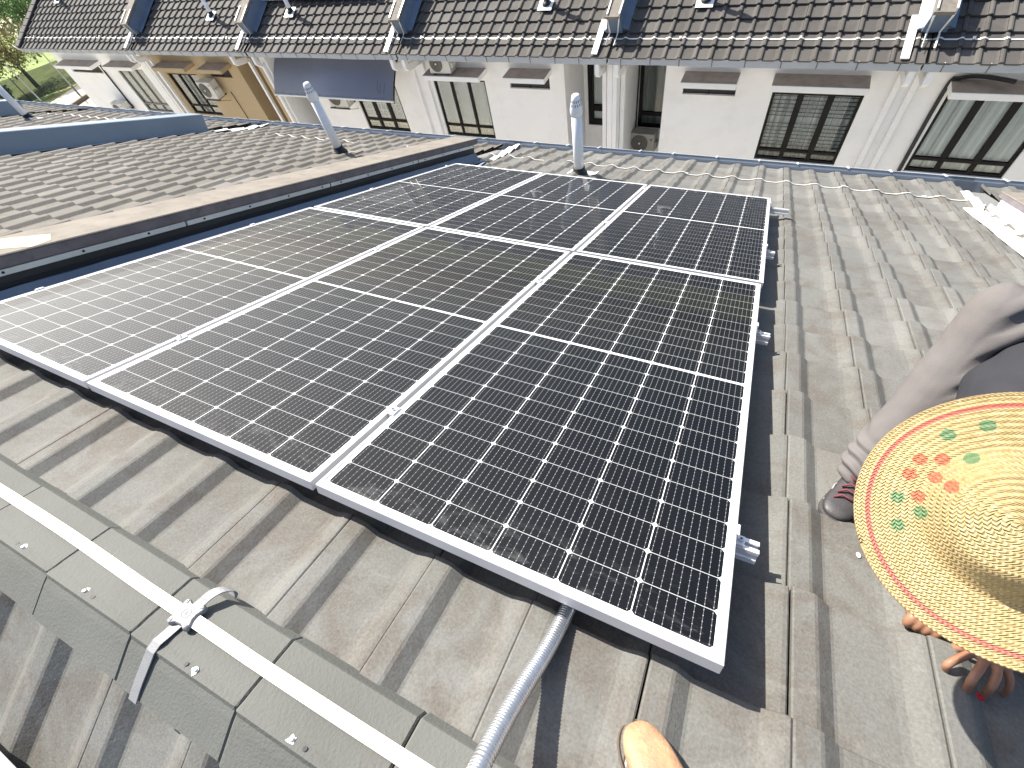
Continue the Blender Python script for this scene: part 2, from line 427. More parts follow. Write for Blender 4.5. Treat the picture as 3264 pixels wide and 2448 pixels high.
# party walls -------------------------------------------------------
def strip(name, mat, par, sect, v0, v1, xf=P, bevel=0, segs=1, wob=0):
    """extrude a closed (u, n) section down the slope"""
    mb = MB(); rings = []
    for i in range(segs + 1):
        v = v0 + (v1 - v0) * i / segs
        rings.append([xf(u + R.uniform(-wob, wob), v, n + R.uniform(-wob, wob)) for u, n in sect])
    mb.loft(rings); return mb.build(name, mat, par, recalc=True, bevel=bevel)
pw = strip('party_wall', MT['concside'], house1, [(-.545, -.3), (-.285, -.3), (-.285, .06), (-.545, .06)], -.5, 5.12)
strip('coping', MT['concside'], pw, [(-.60, .055), (-.262, .055), (-.258, .117), (-.60, .117)], -.52, 5.2, bevel=.006)
strip('coping_top', MT['conc'], pw, [(-.602, .1172), (-.256, .1172), (-.262, .1225), (-.596, .1225)], -.52, 5.203)
tr = None
for i, (a, b) in enumerate(((-.5, 1.295), (1.31, 2.6), (2.615, 3.9), (3.915, 5.12))):
    tr = strip('trim_strip', MT['trim'], pw, [(-.285, .022), (-.2725, .022), (-.2685, .052), (-.285, .052)], a, b)
    v = a + .12
    while v < b:
        mb = MB(); mb.tube([P(-.275, v, .038), P(-.2665, v, .0385)], [.0075, .0065], 8); mb.build('screw', MT['black'], tr); v += .36
strip('sealant_band', MT['black'], pw, [(-.285, -.045), (-.276, -.045), (-.270, -.01), (-.2735, .02), (-.285, .02)], -.5, 5.12, segs=30, wob=.0016)
strip('wall_flashing', MT['flash'], pw, [(-.285, -.2), (-.20, -.135), (-.115, -.118), (-.115, -.112), (-.205, -.125), (-.262, -.042), (-.285, -.042)], -.5, 5.14, segs=26, wob=.003)
mb = MB(); mb.add([P(-.545, 5.125, .05), P(-.285, 5.125, .05), P(-.27, 5.135, -.05), P(-.19, 5.14, -.135), P(-.545, 5.135, -.135)], [(0, 1, 2, 3, 4)]); mb.build('end_plate', MT['black'], pw)
def crumple(par, pts, wdt, name='flashing_strip', mat='whitestrip', lift=.012, t=.003):
    """bright flashing strip lying over the tile ribs along a path of (u, v)"""
    mb = MB(); rings = []
    fine = []
    for (a, b) in zip(pts, pts[1:]):
        n = max(2, int(sqrt((a[0] - b[0]) ** 2 + (a[1] - b[1]) ** 2) / .02))
        fine += [(a[0] + (b[0] - a[0]) * i / n, a[1] + (b[1] - a[1]) * i / n) for i in range(n)]
    fine.append(pts[-1])
    for i, (u, v) in enumerate(fine):
        q = fine[min(i + 1, len(fine) - 1)]; p = fine[max(i - 1, 0)]
        d = Vector((q[0] - p[0], q[1] - p[1], 0)).normalized(); nx, ny = -d.y, d.x
        ring = []
        for s_ in (-.5, -.17, .17, .5):
            uu, vv = u + nx * wdt * s_, v + ny * wdt * s_
            ring.append((uu, vv, max(surf(uu, vv), surf(u, v) - .012) + lift + R.uniform(0, .002)))
        rings.append([P(*r_) for r_ in ring] + [P(r_[0], r_[1], r_[2] - t) for r_ in ring[::-1]])
    mb.loft(rings); return mb.build(name, MT[mat], par, recalc=True)
crumple(house0, [(-.12, 5.25), (-.16, 5.62), (-.30, 6.5)], .085, lift=.016)
crumple(house0, [(-.20, 5.2), (-.05, 5.0), (.0, 4.7)], .06, mat='flashbr', lift=.016)
crumple(house1, [(-5.3, 5.2), (-5.2, 5.7), (-5.35, 6.4)], .09, lift=.016)

mb = MB(); mb.add([(-.585, .45, .1237), (-.42, .655, .1237), (-.30, .60, .1237), (-.262, .50, .1237), (-.40, .37, .1237)], [(0, 1, 2, 3, 4)]); mb.build('cement_patch', mk('pale_cement', (.42, .40, .30), .9, var=.2, scale=25), pw, xf=toW)
# second party wall, clad in blue-grey sheet
for X, hq, v1 in ((-5.72, house2, 5.22), (-10.9, house3, 4.98)):
    b = strip('party_wall', MT['flashbr'], hq, [(X - .12, -.3), (X + .19, -.3), (X + .26, -.125), (X + .245, -.118), (X + .205, .112), (X + .19, .121), (X - .12, .121)], -.5, v1, bevel=.003)
    strip('wall_apron', MT['flashbr'], b, [(X + .235, -.155), (X + .36, -.118), (X + .36, -.112), (X + .245, -.112)], -.4, v1 + .05, segs=24, wob=.003)
# right party wall: sunlit white face
b = strip('party_wall', MT['whitestrip'], house4, [(5.04, -.3), (5.36, -.3), (5.36, .0), (5.05, .0)], -.5, 5.22)
strip('wall_flashing', MT['whitestrip'], b, [(4.86, -.132), (5.038, -.128), (5.038, -.07), (5.03, -.118), (4.86, -.125)], -.4, 5.35, segs=24, wob=.002)
strip('coping', MT['concside'], b, [(5.035, .003), (5.40, .003), (5.40, .046), (5.04, .046)], -.52, 5.28, bevel=.004)
strip('coping_top', MT['conc'], b, [(5.037, .0465), (5.40, .0465), (5.40, .0515), (5.043, .0515)], -.52, 5.283)
crumple(house0, [(4.93, 5.2), (5.0, 5.45), (5.02, 6.05)], .07, lift=.018)

# ------------------------------------------------------------------ solar panels
def panel_proto():
    t = thing('solar_panel', 'x', 'solar panel', (0, 0, 0), 'solar panels mounted on the near roof', roof=True)
    F = .0115; D = .035
    mb = MB()
    # frame: four mitred bars with an inner lip
    def bar(ax, ay, bx, by, ix, iy, jx, jy):
        mb.add([(ax, ay, 0), (bx, by, 0), (jx, jy, 0), (ix, iy, 0), (ax, ay, -D), (bx, by, -D), (jx, jy, -D), (ix, iy, -D)],
               [(0, 1, 2, 3), (7, 6, 5, 4), (0, 4, 5, 1), (3, 2, 6, 7), (0, 3, 7, 4), (1, 5, 6, 2)])
    e = .0002
    bar(0, 0, W, 0, F, F, W - F, F); bar(W, 0, W, L, W - F, F, W - F, L - F); bar(W, L, 0, L, W - F, L - F, F, L - F); bar(0, L, 0, 0, F, L - F, F, F)
    mb.build('frame', MT['frame'], t, bevel=.0012)
    mb = MB(); mb.face([(F - .002, F - .002, -.0022), (W - F + .002, F - .002, -.0022), (W - F + .002, L - F + .002, -.0022), (F - .002, L - F + .002, -.0022)])
    mb.build('glass', MT['cells'], t)
    mb = MB(); mb.face([(F, F, -.008), (W - F, F, -.008), (W - F, L - F, -.008), (F, L - F, -.008)][::-1])
    mb.build('backsheet', MT['white'], t)
    return t
GX, GY, DXF = .0172, .0257, .0116
proto = panel_proto()
PL = {(0, 0): 'near left solar panel, hazed pale by glare beside the coped party wall',
      (1, 0): 'near middle solar panel between the glaring one and the darkest one, smeared below',
      (2, 0): 'near right solar panel, darkest, the conduit running out from under its front edge',
      (0, 1): 'far left solar panel whose corner meets the end of the party wall',
      (1, 1): 'far middle solar panel mirroring the white vent pipe behind it',
      (2, 1): 'far right solar panel above the long protruding rail end'}
first = True
for (i, j), lab in PL.items():
    p = proto if first else copy_tree(proto); first = False
    p.location = P(i * (W + GX) + (DXF if j else 0), j * (L + GY), 0); relabel(p, lab)
p = copy_tree(proto); p.parent = None                       # panel on the rear slope, only its edge in view
p.rotation_euler = (-TH, 0, pi); p.rotation_euler = Matrix(((-1, 0, 0), (0, -CT, -ST), (0, -ST, CT))).to_euler()
p.location = rear((2.66, .415, .045)); relabel(p, 'solar panel on the rear slope, only its white frame edge in the bottom left corner'); p['group'] = 'solar panels on other slopes'

# rails
def rail(v, u1, lab):
    t = thing('mounting_rail', lab, 'rail', (0, v, -.036), 'aluminium mounting rails', roof=True)
    sect = [(-.019, 0), (-.006, 0), (-.006, -.004), (-.015, -.004), (-.015, -.017), (.015, -.017), (.015, -.004), (.006, -.004), (.006, 0), (.019, 0), (.019, -.010), (.016, -.013), (.016, -.026), (.019, -.029), (.019, -.043), (-.019, -.043), (-.019, -.029), (-.016, -.026), (-.016, -.013), (-.019, -.010)]
    mb = MB(); mb.loft([[(u, v + a, -.0365 + b) for a, b in sect] for u in (-.055, u1)]); mb.build('rail_bar', MT['alu'], t, recalc=True)
    for u in (.35, 1.45, 2.55):                              # roof hooks under the panels
        mb = MB(); mb.box(u, u + .04, v + .022, v + .03, -.125, -.06); mb.box(u, u + .04, v + .03, v + .25, -.125, -.119); mb.build('roof_hook', MT['alu'], t)
    return t
RV = (.352, 1.575, 2.80, 4.022); RU = (3.24, 3.243, 3.25, 3.345)
for v, u, lab in zip(RV, RU, ('mounting rail end nearest the ridge with a clamp foot beside the near right panel', 'second mounting rail end from the ridge beside the near right panel', 'mounting rail end beside the lower half of the far right panel', 'longest mounting rail end, at the outer corner of the far right panel')):
    rail(v, u, lab)
def clamp(u, v, w_, lab, end=0):
    t = thing('panel_clamp', lab, 'clamp', (u, v, 0), 'clamps holding the solar panels', roof=True)
    mb = MB()
    if end == 0:
        mb.box(u - w_ / 2 - .007, u + w_ / 2 + .007, v - .02, v + .02, .0007, .0042); mb.box(u - .0045, u + .0045, v - .02, v + .02, -.03, .0006)
    else:
        s = end
        mb.box(min(u - s * .008, u + s * .006), max(u - s * .008, u + s * .006), v - .017, v + .017, .0007, .0042)
        mb.box(min(u + s * .002, u + s * .006), max(u + s * .002, u + s * .006), v - .017, v + .017, -.030, .0006)
        mb.box(min(u + s * .0062, u + s * .026), max(u + s * .0062, u + s * .026), v - .016, v + .016, -.0345, -.030)
    mb.build('clamp_body', MT['alu'], t, bevel=.001)
    mb = MB(); x = u + (.016 * end); z0 = .0042 if end == 0 else -.030
    mb.tube([(x, v, z0), (x, v, z0 + .006)], .0065, 12); b = mb.build('bolt', MT['steel'], t)
    mb = MB(); mb.tube([(x, v, z0 + .0061), (x, v, z0 + .0066)], .0033, 6); mb.build('bolt_socket', MT['black'], b)
    return t
vn = ('nearest the ridge', 'second from the ridge', 'third from the ridge', 'closest to the eave')
for q, v in enumerate(RV):
    dx = DXF if q > 1 else 0
    for i, (nm) in ((1, 'left and middle'), (2, 'middle and right')):
        clamp(i * W + (i - .5) * GX + dx, v, GX, f'small aluminium clamp between the {nm} panels, {vn[q]}')
    clamp(dx, v, 0, f'small aluminium clamp on the outer left panel edge, {vn[q]}', end=-1)
    clamp(3 * W + 2 * GX + dx, v, 0, f'small aluminium end clamp over a rail on the outer right edge, {vn[q]}', end=1)

# flexible conduit, corrugated
path = [(2.868, .30, -.108), (2.857, .12, -.118), (2.854, .04, -.119), (2.846, -.07, -.104), (2.835, -.17, -.075), (2.828, -.26, -.045), (2.826, -.335, -.020), (2.828, -.45, .01), (2.835, -.56, .018), (2.845, -.75, -.06)]
def catmull(pts, step):
    pts = [Vector(p) for p in pts]; out = []
    for i in range(len(pts) - 1):
        a, b, c, d = pts[max(i - 1, 0)], pts[i], pts[i + 1], pts[min(i + 2, len(pts) - 1)]
        n = max(1, int((c - b).length / step))
        for k in range(n):
            t = k / n
            out.append(.5 * ((2 * b) + (c - a) * t + (2 * a - 5 * b + 4 * c - d) * t * t + (3 * b - a - 3 * c + d) * t ** 3))
    out.append(pts[-1]); return out
cp = catmull(path, .00165)
t = thing('conduit', 'ribbed flexible steel conduit rising from under the near right panel over the ridge', 'conduit', P(2.85, 0, -.13)); ORG[t.name] = Vector(t.location)
mb = MB(); mb.tube([P(*p) for p in cp], [.0190 - .0022 * abs((i % 4) - 2) / 2 for i in range(len(cp))], 20)
mb.build('corrugated_tube', MT['steel'], t, smooth=True)

# ridge lightning tape with clamp and cross strap
t = thing('lightning_tape', 'flat bright aluminium tape along the ridge with a square cast clamp and cross strap', 'tape', P(2, -.37, -.1)); ORG[t.name] = Vector(t.location)
TZ = APN + .0085
def ribbon(pts, wdt, th, name, mat, par, side=None):
    """flat strip through plane points (u, v, n); side: width direction in plane coordinates"""
    mb = MB(); rings = []
    for i, p in enumerate(pts):
        p = Vector(p); a = Vector(pts[max(i - 1, 0)]); b = Vector(pts[min(i + 1, len(pts) - 1)]); tg = (b - a).normalized()
        s_ = Vector(side) if side else Vector((0, 0, 1)).cross(tg).normalized()
        n_ = tg.cross(s_).normalized()
        if n_.z < 0: n_ = -n_
        q = [p - s_ * wdt / 2, p + s_ * wdt / 2, p + s_ * wdt / 2 + n_ * th, p - s_ * wdt / 2 + n_ * th]
        rings.append([P(*x) for x in q])
    mb.loft(rings); return mb.build(name, mat, par, recalc=True, bevel=.0008)
pts = []
for i in range(60):
    u = -1.2 + i * .12
    pts.append((u, -.366 + .002 * sin(u * 5) + .004 * sin(u * 1.7), TZ + .003 + .002 * sin(u * 9) + (.006 if abs(u - 2.09) < .1 else 0)))
ribbon(pts, .0275, .003, 'tape', MT['tape'], t)
cu_ = 2.080
def apx(d):                                    # plane coordinates across the ridge; d<0 goes down the rear slope
    return None
def ridge_pt(u, d, off):                       # d>0 toward panels
    if d >= 0: return P(u, APV + d, APN + .008 + off)
    return rear((u, -d, .008 + off))
sp = [(2.066, -.118, .001), (2.067, -.08, .003), (2.070, -.045, .004), (2.072, -.012, .004), (2.073, .004, .005), (2.074, .025, .004), (2.077, .055, .006), (2.081, .075, .014)]
rings = []
def strap(spx, name):
    mb = MB(); rings = []
    for (u, d, o_) in catmull(spx, .006):
        a = ridge_pt(u - .0125, d, o_); b = ridge_pt(u + .0125, d, o_); c = ridge_pt(u + .0125, d, o_ + .003); e = ridge_pt(u - .0125, d, o_ + .003)
        rings.append([a, b, c, e])
    mb.loft(rings); return mb.build(name, MT['clampgrey'], t, recalc=True)
strap(sp, 'strap')
s2 = [(2.083, .078, .015), (2.088, .100, .019), (2.096, .120, .027), (2.106, .138, .030), (2.116, .150, .026), (2.122, .158, .016), (2.121, .159, .004), (2.117, .152, -.006)]
strap(s2, 'strap')
mb = MB(); hw = .030
oc = [(-hw, -hw * .9), (-hw * .72, -hw), (-hw * .3, -hw * .78), (hw * .3, -hw * .78), (hw * .72, -hw), (hw, -hw * .9), (hw, -hw * .6), (hw * .82, -hw * .2), (hw * .82, hw * .2), (hw, hw * .6), (hw, hw * .9), (hw * .72, hw), (hw * .3, hw * .78), (-hw * .3, hw * .78), (-hw * .72, hw), (-hw, hw * .9), (-hw, hw * .6), (-hw * .82, hw * .2), (-hw * .82, -hw * .2), (-hw, -hw * .6)]
def rot(x, y, a=.12): return (x * cos(a) - y * sin(a), x * sin(a) + y * cos(a))
oc = [rot(*q) for q in oc]
mb.loft([[P(cu_ + x * k, -.368 + y * k, TZ + .006 + z) for x, y in oc] for k, z in ((1, 0), (1, .009), (.94, .013))])
cb = mb.build('cast_clamp', MT['clampgrey'], t, recalc=True, bevel=.0012, seg=2)
for sx in (-1, 1):
    for sy in (-1, 1):
        x, y = rot(sx * hw * .74, sy * hw * .76); mb = MB(); mb.tube([P(cu_ + x, -.368 + y, TZ + .018), P(cu_ + x, -.368 + y, TZ + .0205)], .0042, 10); q = mb.build('screw', MT['clampgrey'], cb)
        mb = MB(); mb.box(cu_ + x - .0022, cu_ + x + .0022, -.368 + y - .0006, -.368 + y + .0006, TZ + .0204, TZ + .0209); mb.build('slot', MT['black'], cb, xf=toW)
mb = MB(); rg = []
for k in range(33):
    a = 2 * pi * k / 32; rg.append(P(cu_ + .0105 * cos(a), -.368 + .0105 * sin(a), TZ + .0188))
mb.tube(rg, .0009, 6); mb.build('embossed_ring', MT['clampgrey'], cb)
for a, b_ in (((-.004, -.005), (-.001, .005)), ((.001, -.005), (-.001, .005)), ((.001, -.005), (.004, .004))):
    mb = MB(); x, y = rot(*a); x2, y2 = rot(*b_); mb.tube([P(cu_ + x, -.368 + y, TZ + .0187), P(cu_ + x2, -.368 + y2, TZ + .0187)], .0008, 6); mb.build('embossed_mark', MT['clampgrey'], cb)

# eave tape of the near row: follows the tile profile
def wavy(u0, u1, vfun, par, gaps=True):
    mb = MB(); u = u0; rings = []
    while u < u1:
        v = vfun(u) + .01 * sin(u * 2.3)
        n = surf(u, v) + .0045
        n = max(n, .5 * (surf(u - .02, v) + surf(u + .02, v)) + .004)
        rings.append([P(u, v - .015, n), P(u, v + .015, n), P(u, v + .015, n + .003), P(u, v - .015, n + .003)]); u += .012
    mb.loft(rings); return mb.build('wavy_tape', MT['tape'], par, recalc=True)
t = thing('lightning_tape', 'thin wavy aluminium tape following the tile ribs near the eave of the near row', 'tape', P(0, 5.6, -.13)); ORG[t.name] = Vector(t.location)
for a, b_ in ((-.28, 5.05), (-5.45, -.62), (-10.6, -5.9)): wavy(a, b_, lambda u: 5.62 + .026 * (u - 2), t)
for u in (3.9, 4.62, 2.3, .2, -3.1):
    v = 5.62 + .026 * (u - 2); mb = MB(); mb.box(u - .018, u + .018, v - .016, v + .016, surf(u, v) + .004, surf(u, v) + .016); mb.build('tape_clip', MT['tape'], t, xf=toW)

# ------------------------------------------------------------------ vent pipes
def vent(base, h, lab, group, col='pvc', rad=.056):
    """upright white vent with slotted tapering cap, standing in a black rubber boot"""
    t = thing('vent_pipe', lab, 'vent pipe', base, group); b = Vector(base)
    mb = MB(); mb.tube([b + Vector((0, 0, -.15)), b + Vector((0, 0, h - .16))], rad, 20); mb.build('pipe', MT[col], t, smooth=True).data.polygons[-1].use_smooth = False
    mb = MB(); zs = [(rad * 1.10, h - .20), (rad * 1.16, h - .165), (rad * 1.16, h - .13), (rad * 1.05, h - .10), (rad * .82, h - .03), (rad * .66, h), (rad * .3, h + .008)]
    mb.loft([[b + Vector((r * cos(2 * pi * k / 20), r * sin(2 * pi * k / 20), z)) for k in range(20)] for r, z in zs]); c = mb.build('cap', MT[col], t, smooth=True)
    for row in (0, 1):
        for k in range(14):
            a = 2 * pi * (k + .5 * row) / 14; z = h - .085 + .035 * row; r = rad * (1.0 - .105 * row * 1.15)
            mb = MB(); d = Vector((cos(a), sin(a), 0)); s_ = Vector((-sin(a), cos(a), 0)); up = Vector((-.28 * cos(a), -.28 * sin(a), 1)).normalized()
            ctr = b + d * (r + .0015) + Vector((0, 0, z))
            mb.face([ctr - s_ * .0045 - up * .011, ctr + s_ * .0045 - up * .011, ctr + s_ * .004 + up * .011, ctr - s_ * .004 + up * .011])
            if b.y < 6 : mb.build('slot', MT['bracket'], c)
    mb = MB(); mb.loft([[b + Vector((r * cos(2 * pi * k / 18), r * sin(2 * pi * k / 18), z + sl_ * sin(2 * pi * k / 18))) for k in range(18)] for r, z, sl_ in ((rad * 1.9, -.03, -.03), (rad * 1.7, .03, -.02), (rad * 1.25, .05, 0), (rad * 1.18, .10, 0), (rad * 1.02, .105, 0))], caps=False)
    mb.build('rubber_boot', MT['rubber'], t, smooth=True)
    return t
vent(P(1.175, 5.05, -.145), .89, 'white vent pipe just beyond the far middle solar panel', 'white vent pipes on the near row')
vent(P(-2.18, 4.77, -.145), .90, 'white vent pipe on the left roof, in front of the grey awning', 'white vent pipes on the near row')
t = vent(P(-9.85, 4.66, -.145), .9, 'white vent pipe at left edge on the far left roof', 'white vent pipes on the near row')
mb = MB(); mb.box(1.0, 1.36, 5.0, 5.28, 0, .004)
def patch(u0, u1, v0, v1, par, mat='tile'):
    mb = MB(); n = 14
    for i in range(n):
        a, b_ = u0 + (u1 - u0) * i / n, u0 + (u1 - u0) * (i + 1) / n
        mb.face([P(a, v0, surf(a, v0) + .006), P(b_, v0, surf(b_, v0) + .006), P(b_, v1, surf(b_, v1) + .006), P(a, v1, surf(a, v1) + .006)])
    return mb.build('pipe_flashing', MT[mat], par)
patch(1.02, 1.36, 5.02, 5.22, house0, 'whitestrip'); patch(-2.36, -1.9, 4.75, 4.9, house1, 'conc'); patch(-9.95, -9.5, 4.6, 4.82, house2, 'whitestrip')

# ------------------------------------------------------------------ opposite row
YG, ZG = 9.96, -3.45; YF = 10.76
OY, OZ = YG + .08, ZG + .05
def Q(x, s, h=0): return Vector((x, OY + s * CT - h * ST, OZ + s * ST + h * CT))
qx = lambda p: Q(p[0], -p[1], p[2])
OP = .2835; OGA = .277
OPROF = [(.0, .018), (.006, .030), (.028, .036), (.050, .033), (.066, .018), (.078, .002), (.10, .0), (.24, .0), (.262, .004), (.2765, .010)]
HB = [('A', -22.45, -15.70, 'white'), ('B', -15.66, -10.61, 'tan'), ('C', -10.55, -5.44, 'white'), ('D', -5.40, -.24, 'white'), ('E', -.20, 5.01, 'white'), ('F', 5.05, 10.3, 'white')]
LABS = {'A': 'white end house of the opposite row, at upper left', 'B': 'tan painted house of the opposite row', 'C': 'white house of the opposite row half hidden by the grey awning',
        'D': 'white opposite house with an air conditioner sitting on its window ledge', 'E': 'white opposite house whose large window has horizontal black grille bars', 'F': 'white opposite house at right with tall pale curtains in its window'}
OPP = {}
def wall(mb, x0, x1, z0, z1, y, holes, dep=.10):
    xs = sorted({x0, x1, *[a for h in holes for a in h[:2]]}); zs = sorted({z0, z1, *[a for h in holes for a in h[2:]]})
    for a, b_ in zip(xs, xs[1:]):
        for c, d in zip(zs, zs[1:]):
            mx, mz = (a + b_) / 2, (c + d) / 2
            if any(h[0] < mx < h[1] and h[2] < mz < h[3] for h in holes): continue
            mb.face([(a, y, c), (b_, y, c), (b_, y, d), (a, y, d)])
    for (a, b_, c, d) in holes:
        mb.add([(a, y, c), (b_, y, c), (b_, y, d), (a, y, d), (a, y + dep, c), (b_, y + dep, c), (b_, y + dep, d), (a, y + dep, d)], [(0, 1, 5, 4), (1, 2, 6, 5), (2, 3, 7, 6), (3, 0, 4, 7)])
def window(h, x0, x1, z0, z1, y, frame='darkframe', grille=None, curtain='dim', ncol=3, fw=.055, low=.2, mull=None, handle=False):
    """casement window: outer frame, mullions, transom over a row of short panes; glass, grille and curtain as sub-parts"""
    mull = mull or fw * 1.5
    yb, ye = y + .035, y + .095
    mb = MB(); zt = z0 + fw + low
    mb.box(x0, x0 + fw, yb, ye, z0, z1); mb.box(x1 - fw, x1, yb, ye, z0, z1); mb.box(x0 + fw, x1 - fw, yb, ye, z0, z0 + fw); mb.box(x0 + fw, x1 - fw, yb, ye, z1 - fw, z1)
    cw = (x1 - x0) / ncol
    if low: mb.box(x0 + fw, x1 - fw, yb + .004, ye - .004, zt, zt + fw * 1.15)
    for k in range(1, ncol):
        xm = x0 + cw * k
        if low:
            mb.box(xm - mull / 2, xm + mull / 2, yb + .002, ye - .002, zt + fw * 1.15, z1 - fw); mb.box(xm - mull * .38, xm + mull * .38, yb + .002, ye - .002, z0 + fw, zt)
        else: mb.box(xm - mull / 2, xm + mull / 2, yb + .002, ye - .002, z0 + fw, z1 - fw)
    f = mb.build('window', MT[frame], h, bevel=.004)
    mb = MB(); mb.box(x0 + fw * .5, x1 - fw * .5, yb + .028, yb + .032, z0 + fw * .5, z1 - fw * .5); mb.build('pane', MT['glass'], f)
    if grille:
        mb = MB(); yg = yb + .075
        if grille == 'bars':
            zz = z0 + fw + .05; k = 0
            zs_ = [zt + .03 + .078 * i for i in range(20)]
            for i, z_ in enumerate(zs_):
                if 8 <= i <= 8 or z_ > z1 - .05: continue
                mb.box(x0 + .02, x1 - .02, yg, yg + .012, z_, z_ + .016)
            mb.box(x0 + .02, x1 - .02, yg, yg + .012, z0 + fw + low * .5, z0 + fw + low * .5 + .014)
            for k in range(3):
                for j in (.33, .66): mb.box(x0 + cw * (k + j) - .005, x0 + cw * (k + j) + .005, yg + .013, yg + .02, z0 + .03, z1 - .03)
        else:
            n = 8
            for i in range(1, n): z_ = z0 + (z1 - z0) * i / n; mb.box(x0 + .02, x1 - .02, yg, yg + .012, z_ - .007, z_ + .007)
            for k in range(3):
                for j in (.3, .6): mb.box(x0 + cw * (k + j), x0 + cw * (k + j) + .012, yg + .013, yg + .022, z0 + .03, z1 - .03)
        mb.build('grille', MT['grille' if grille != 'white' else 'grillew'], f)
    if curtain:
        mb = MB(); n = 60; rings = []
        for i in range(n + 1):
            x = x0 - .05 + (x1 - x0 + .1) * i / n; d = yb + (.13 if grille else .085) + (.022 * sin(i * 1.9) + .015 * sin(i * .83 + 1)) * (1 if curtain == 'curtain' else .2)
            rings.append([(x, d, z0 - .05), (x, d, z1 + .05)])
        mb.loft(rings, closed=False); mb.build('curtain', MT[curtain], f, smooth=True)
    return f
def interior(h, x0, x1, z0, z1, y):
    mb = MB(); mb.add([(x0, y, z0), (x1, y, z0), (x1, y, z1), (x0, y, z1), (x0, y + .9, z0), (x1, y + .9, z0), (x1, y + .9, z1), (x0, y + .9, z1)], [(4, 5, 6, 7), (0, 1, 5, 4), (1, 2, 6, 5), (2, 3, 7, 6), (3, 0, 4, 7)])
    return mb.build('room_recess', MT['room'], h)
def ledge(h, x0, x1, zt, y=YF, d=.45, t=.11, mat='white'):
    """concrete sunshade slab over a window: clean faces, weathered top"""
    mb = MB(); mb.box(x0, x1, y - d, y + .002, zt - t, zt); o = mb.build('window_hood', MT[mat], h, bevel=.006)
    mb = MB(); mb.box(x0 + .008, x1 - .008, y - d + .008, y - .001, zt + .0005, zt + .006); mb.build('hood_top', MT['ledge'], o)
    return o

FAC = {'A': [(-22.45, -17.0)], 'B': [(-17.0, -12.39)], 'C': [(-9.85, -5.40)], 'D': [(-5.40, -1.49)], 'E': [(.81, 5.03)], 'F': [(5.03, 10.3)]}
WIN = {'A': (-18.98, -17.42, -5.93, -4.42), 'B': (-16.16 + .7, -14.66 + .0, -5.86, -4.48), 'C': (-8.03, -6.47, -5.88, -4.42), 'D': (-5.17, -3.62, -5.86, -4.36), 'E': (2.95, 4.54, -5.80, -4.37), 'F': (5.78, 7.37, -5.79, -4.30)}
SLIT = {'A': (-21.98, -19.95, -4.61, -4.30), 'B': (-13.91, -12.89, -4.56, -4.30), 'C': None, 'D': (-2.93, -1.87, -4.51, -4.22), 'E': (1.20, 2.26, -4.48, -4.18), 'F': None}
WIN['B'] = (-16.15, -14.62, -5.86, -4.50)
zb = -8.9; zt_ = ZG - .02
for nm, xa, xb, mt in HB:
    h = thing('row_house', LABS[nm], 'house', ((xa + xb) / 2, YF, -8.9)); OPP[nm] = h
    # roof tiles
    j0 = math.floor((xa - 3.70) / OP) - 1; nc = int((xb - xa) / OP) + 3
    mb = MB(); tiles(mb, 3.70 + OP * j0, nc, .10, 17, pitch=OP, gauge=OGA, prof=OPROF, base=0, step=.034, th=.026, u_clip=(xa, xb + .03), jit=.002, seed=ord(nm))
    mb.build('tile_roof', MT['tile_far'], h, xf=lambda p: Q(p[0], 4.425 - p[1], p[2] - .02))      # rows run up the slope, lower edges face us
    mb = MB(); mb.face([Q(xa, -.05, -.03), Q(xb, -.05, -.03), Q(xb, 4.3, -.03), Q(xa, 4.3, -.03)]); mb.build('light_block_sheet', MT['lightblock'], h)  # same added light-blocking plane below the opposite tiles
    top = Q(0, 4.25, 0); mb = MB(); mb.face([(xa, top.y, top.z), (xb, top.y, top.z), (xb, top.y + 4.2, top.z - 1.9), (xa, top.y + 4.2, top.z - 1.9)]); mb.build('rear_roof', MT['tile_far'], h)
    # eave soffit and gutter
    mb = MB(); mb.box(xa, xb, YG + .12, YF + 1.4, ZG - .08, ZG - .03); mb.build('soffit', MT['white'], h)
    gp = [(.14, .0), (.14, -.125), (.02, -.125), (.0, .0), (-.004, .012), (.008, .012), (.026, -.118), (.133, -.118), (.133, .0)]
    mb = MB(); mb.loft([[Vector((x, YG + a, ZG + b_ + .006 * sin(x * 2.1))) for a, b_ in gp] for x in [xa + (xb - xa) * i / 24 for i in range(25)]])
    g = mb.build('gutter', MT['gutter'], h, recalc=True)
    x = xa + .25
    while x < xb - .1:
        mb = MB(); mb.loft([[Vector((xx, YG + a, ZG + b_)) for a, b_ in ((-.009, .018), (.018, -.128), (.020, -.131), (-.013, .018))] for xx in (x, x + .018)])
        mb.build('gutter_strap', MT['bracket'], g, recalc=True)
        mb = MB(); mb.tube([(x + .006, YG - .006, ZG + .01), (x + .006, YG - .006, ZG + .024)], .008, 8); mb.build('strap_stud', MT['whitestrip'], g)
        x += (.52 if nm in 'ABC' else .56) + R.uniform(-.05, .05)
    # facade
    (fa, fb), = FAC[nm]
    holes = [WIN[nm]] + ([SLIT[nm]] if SLIT[nm] else [])
    mb = MB(); wall(mb, fa, fb, zb, zt_, YF, holes)
    if nm == 'A': mb.face([(fa, YF, zb), (fa, YF + 9, zb), (fa, YF + 9, zt_), (fa, YF, zt_)])
    mb.build('wall', MT[mt], h)
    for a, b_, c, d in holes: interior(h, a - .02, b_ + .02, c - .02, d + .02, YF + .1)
    if SLIT[nm]:
        a, b_, c, d = SLIT[nm]; mb = MB(); mb.box(a, b_, YF + .06, YF + .075, c, d); f = mb.build('vent_window', MT['cable'], h)
        mb = MB(); mb.box((a + b_) / 2 - .012, (a + b_) / 2 + .012, YF + .045, YF + .06, c, d); mb.build('mullion', MT['darkframe'], f)

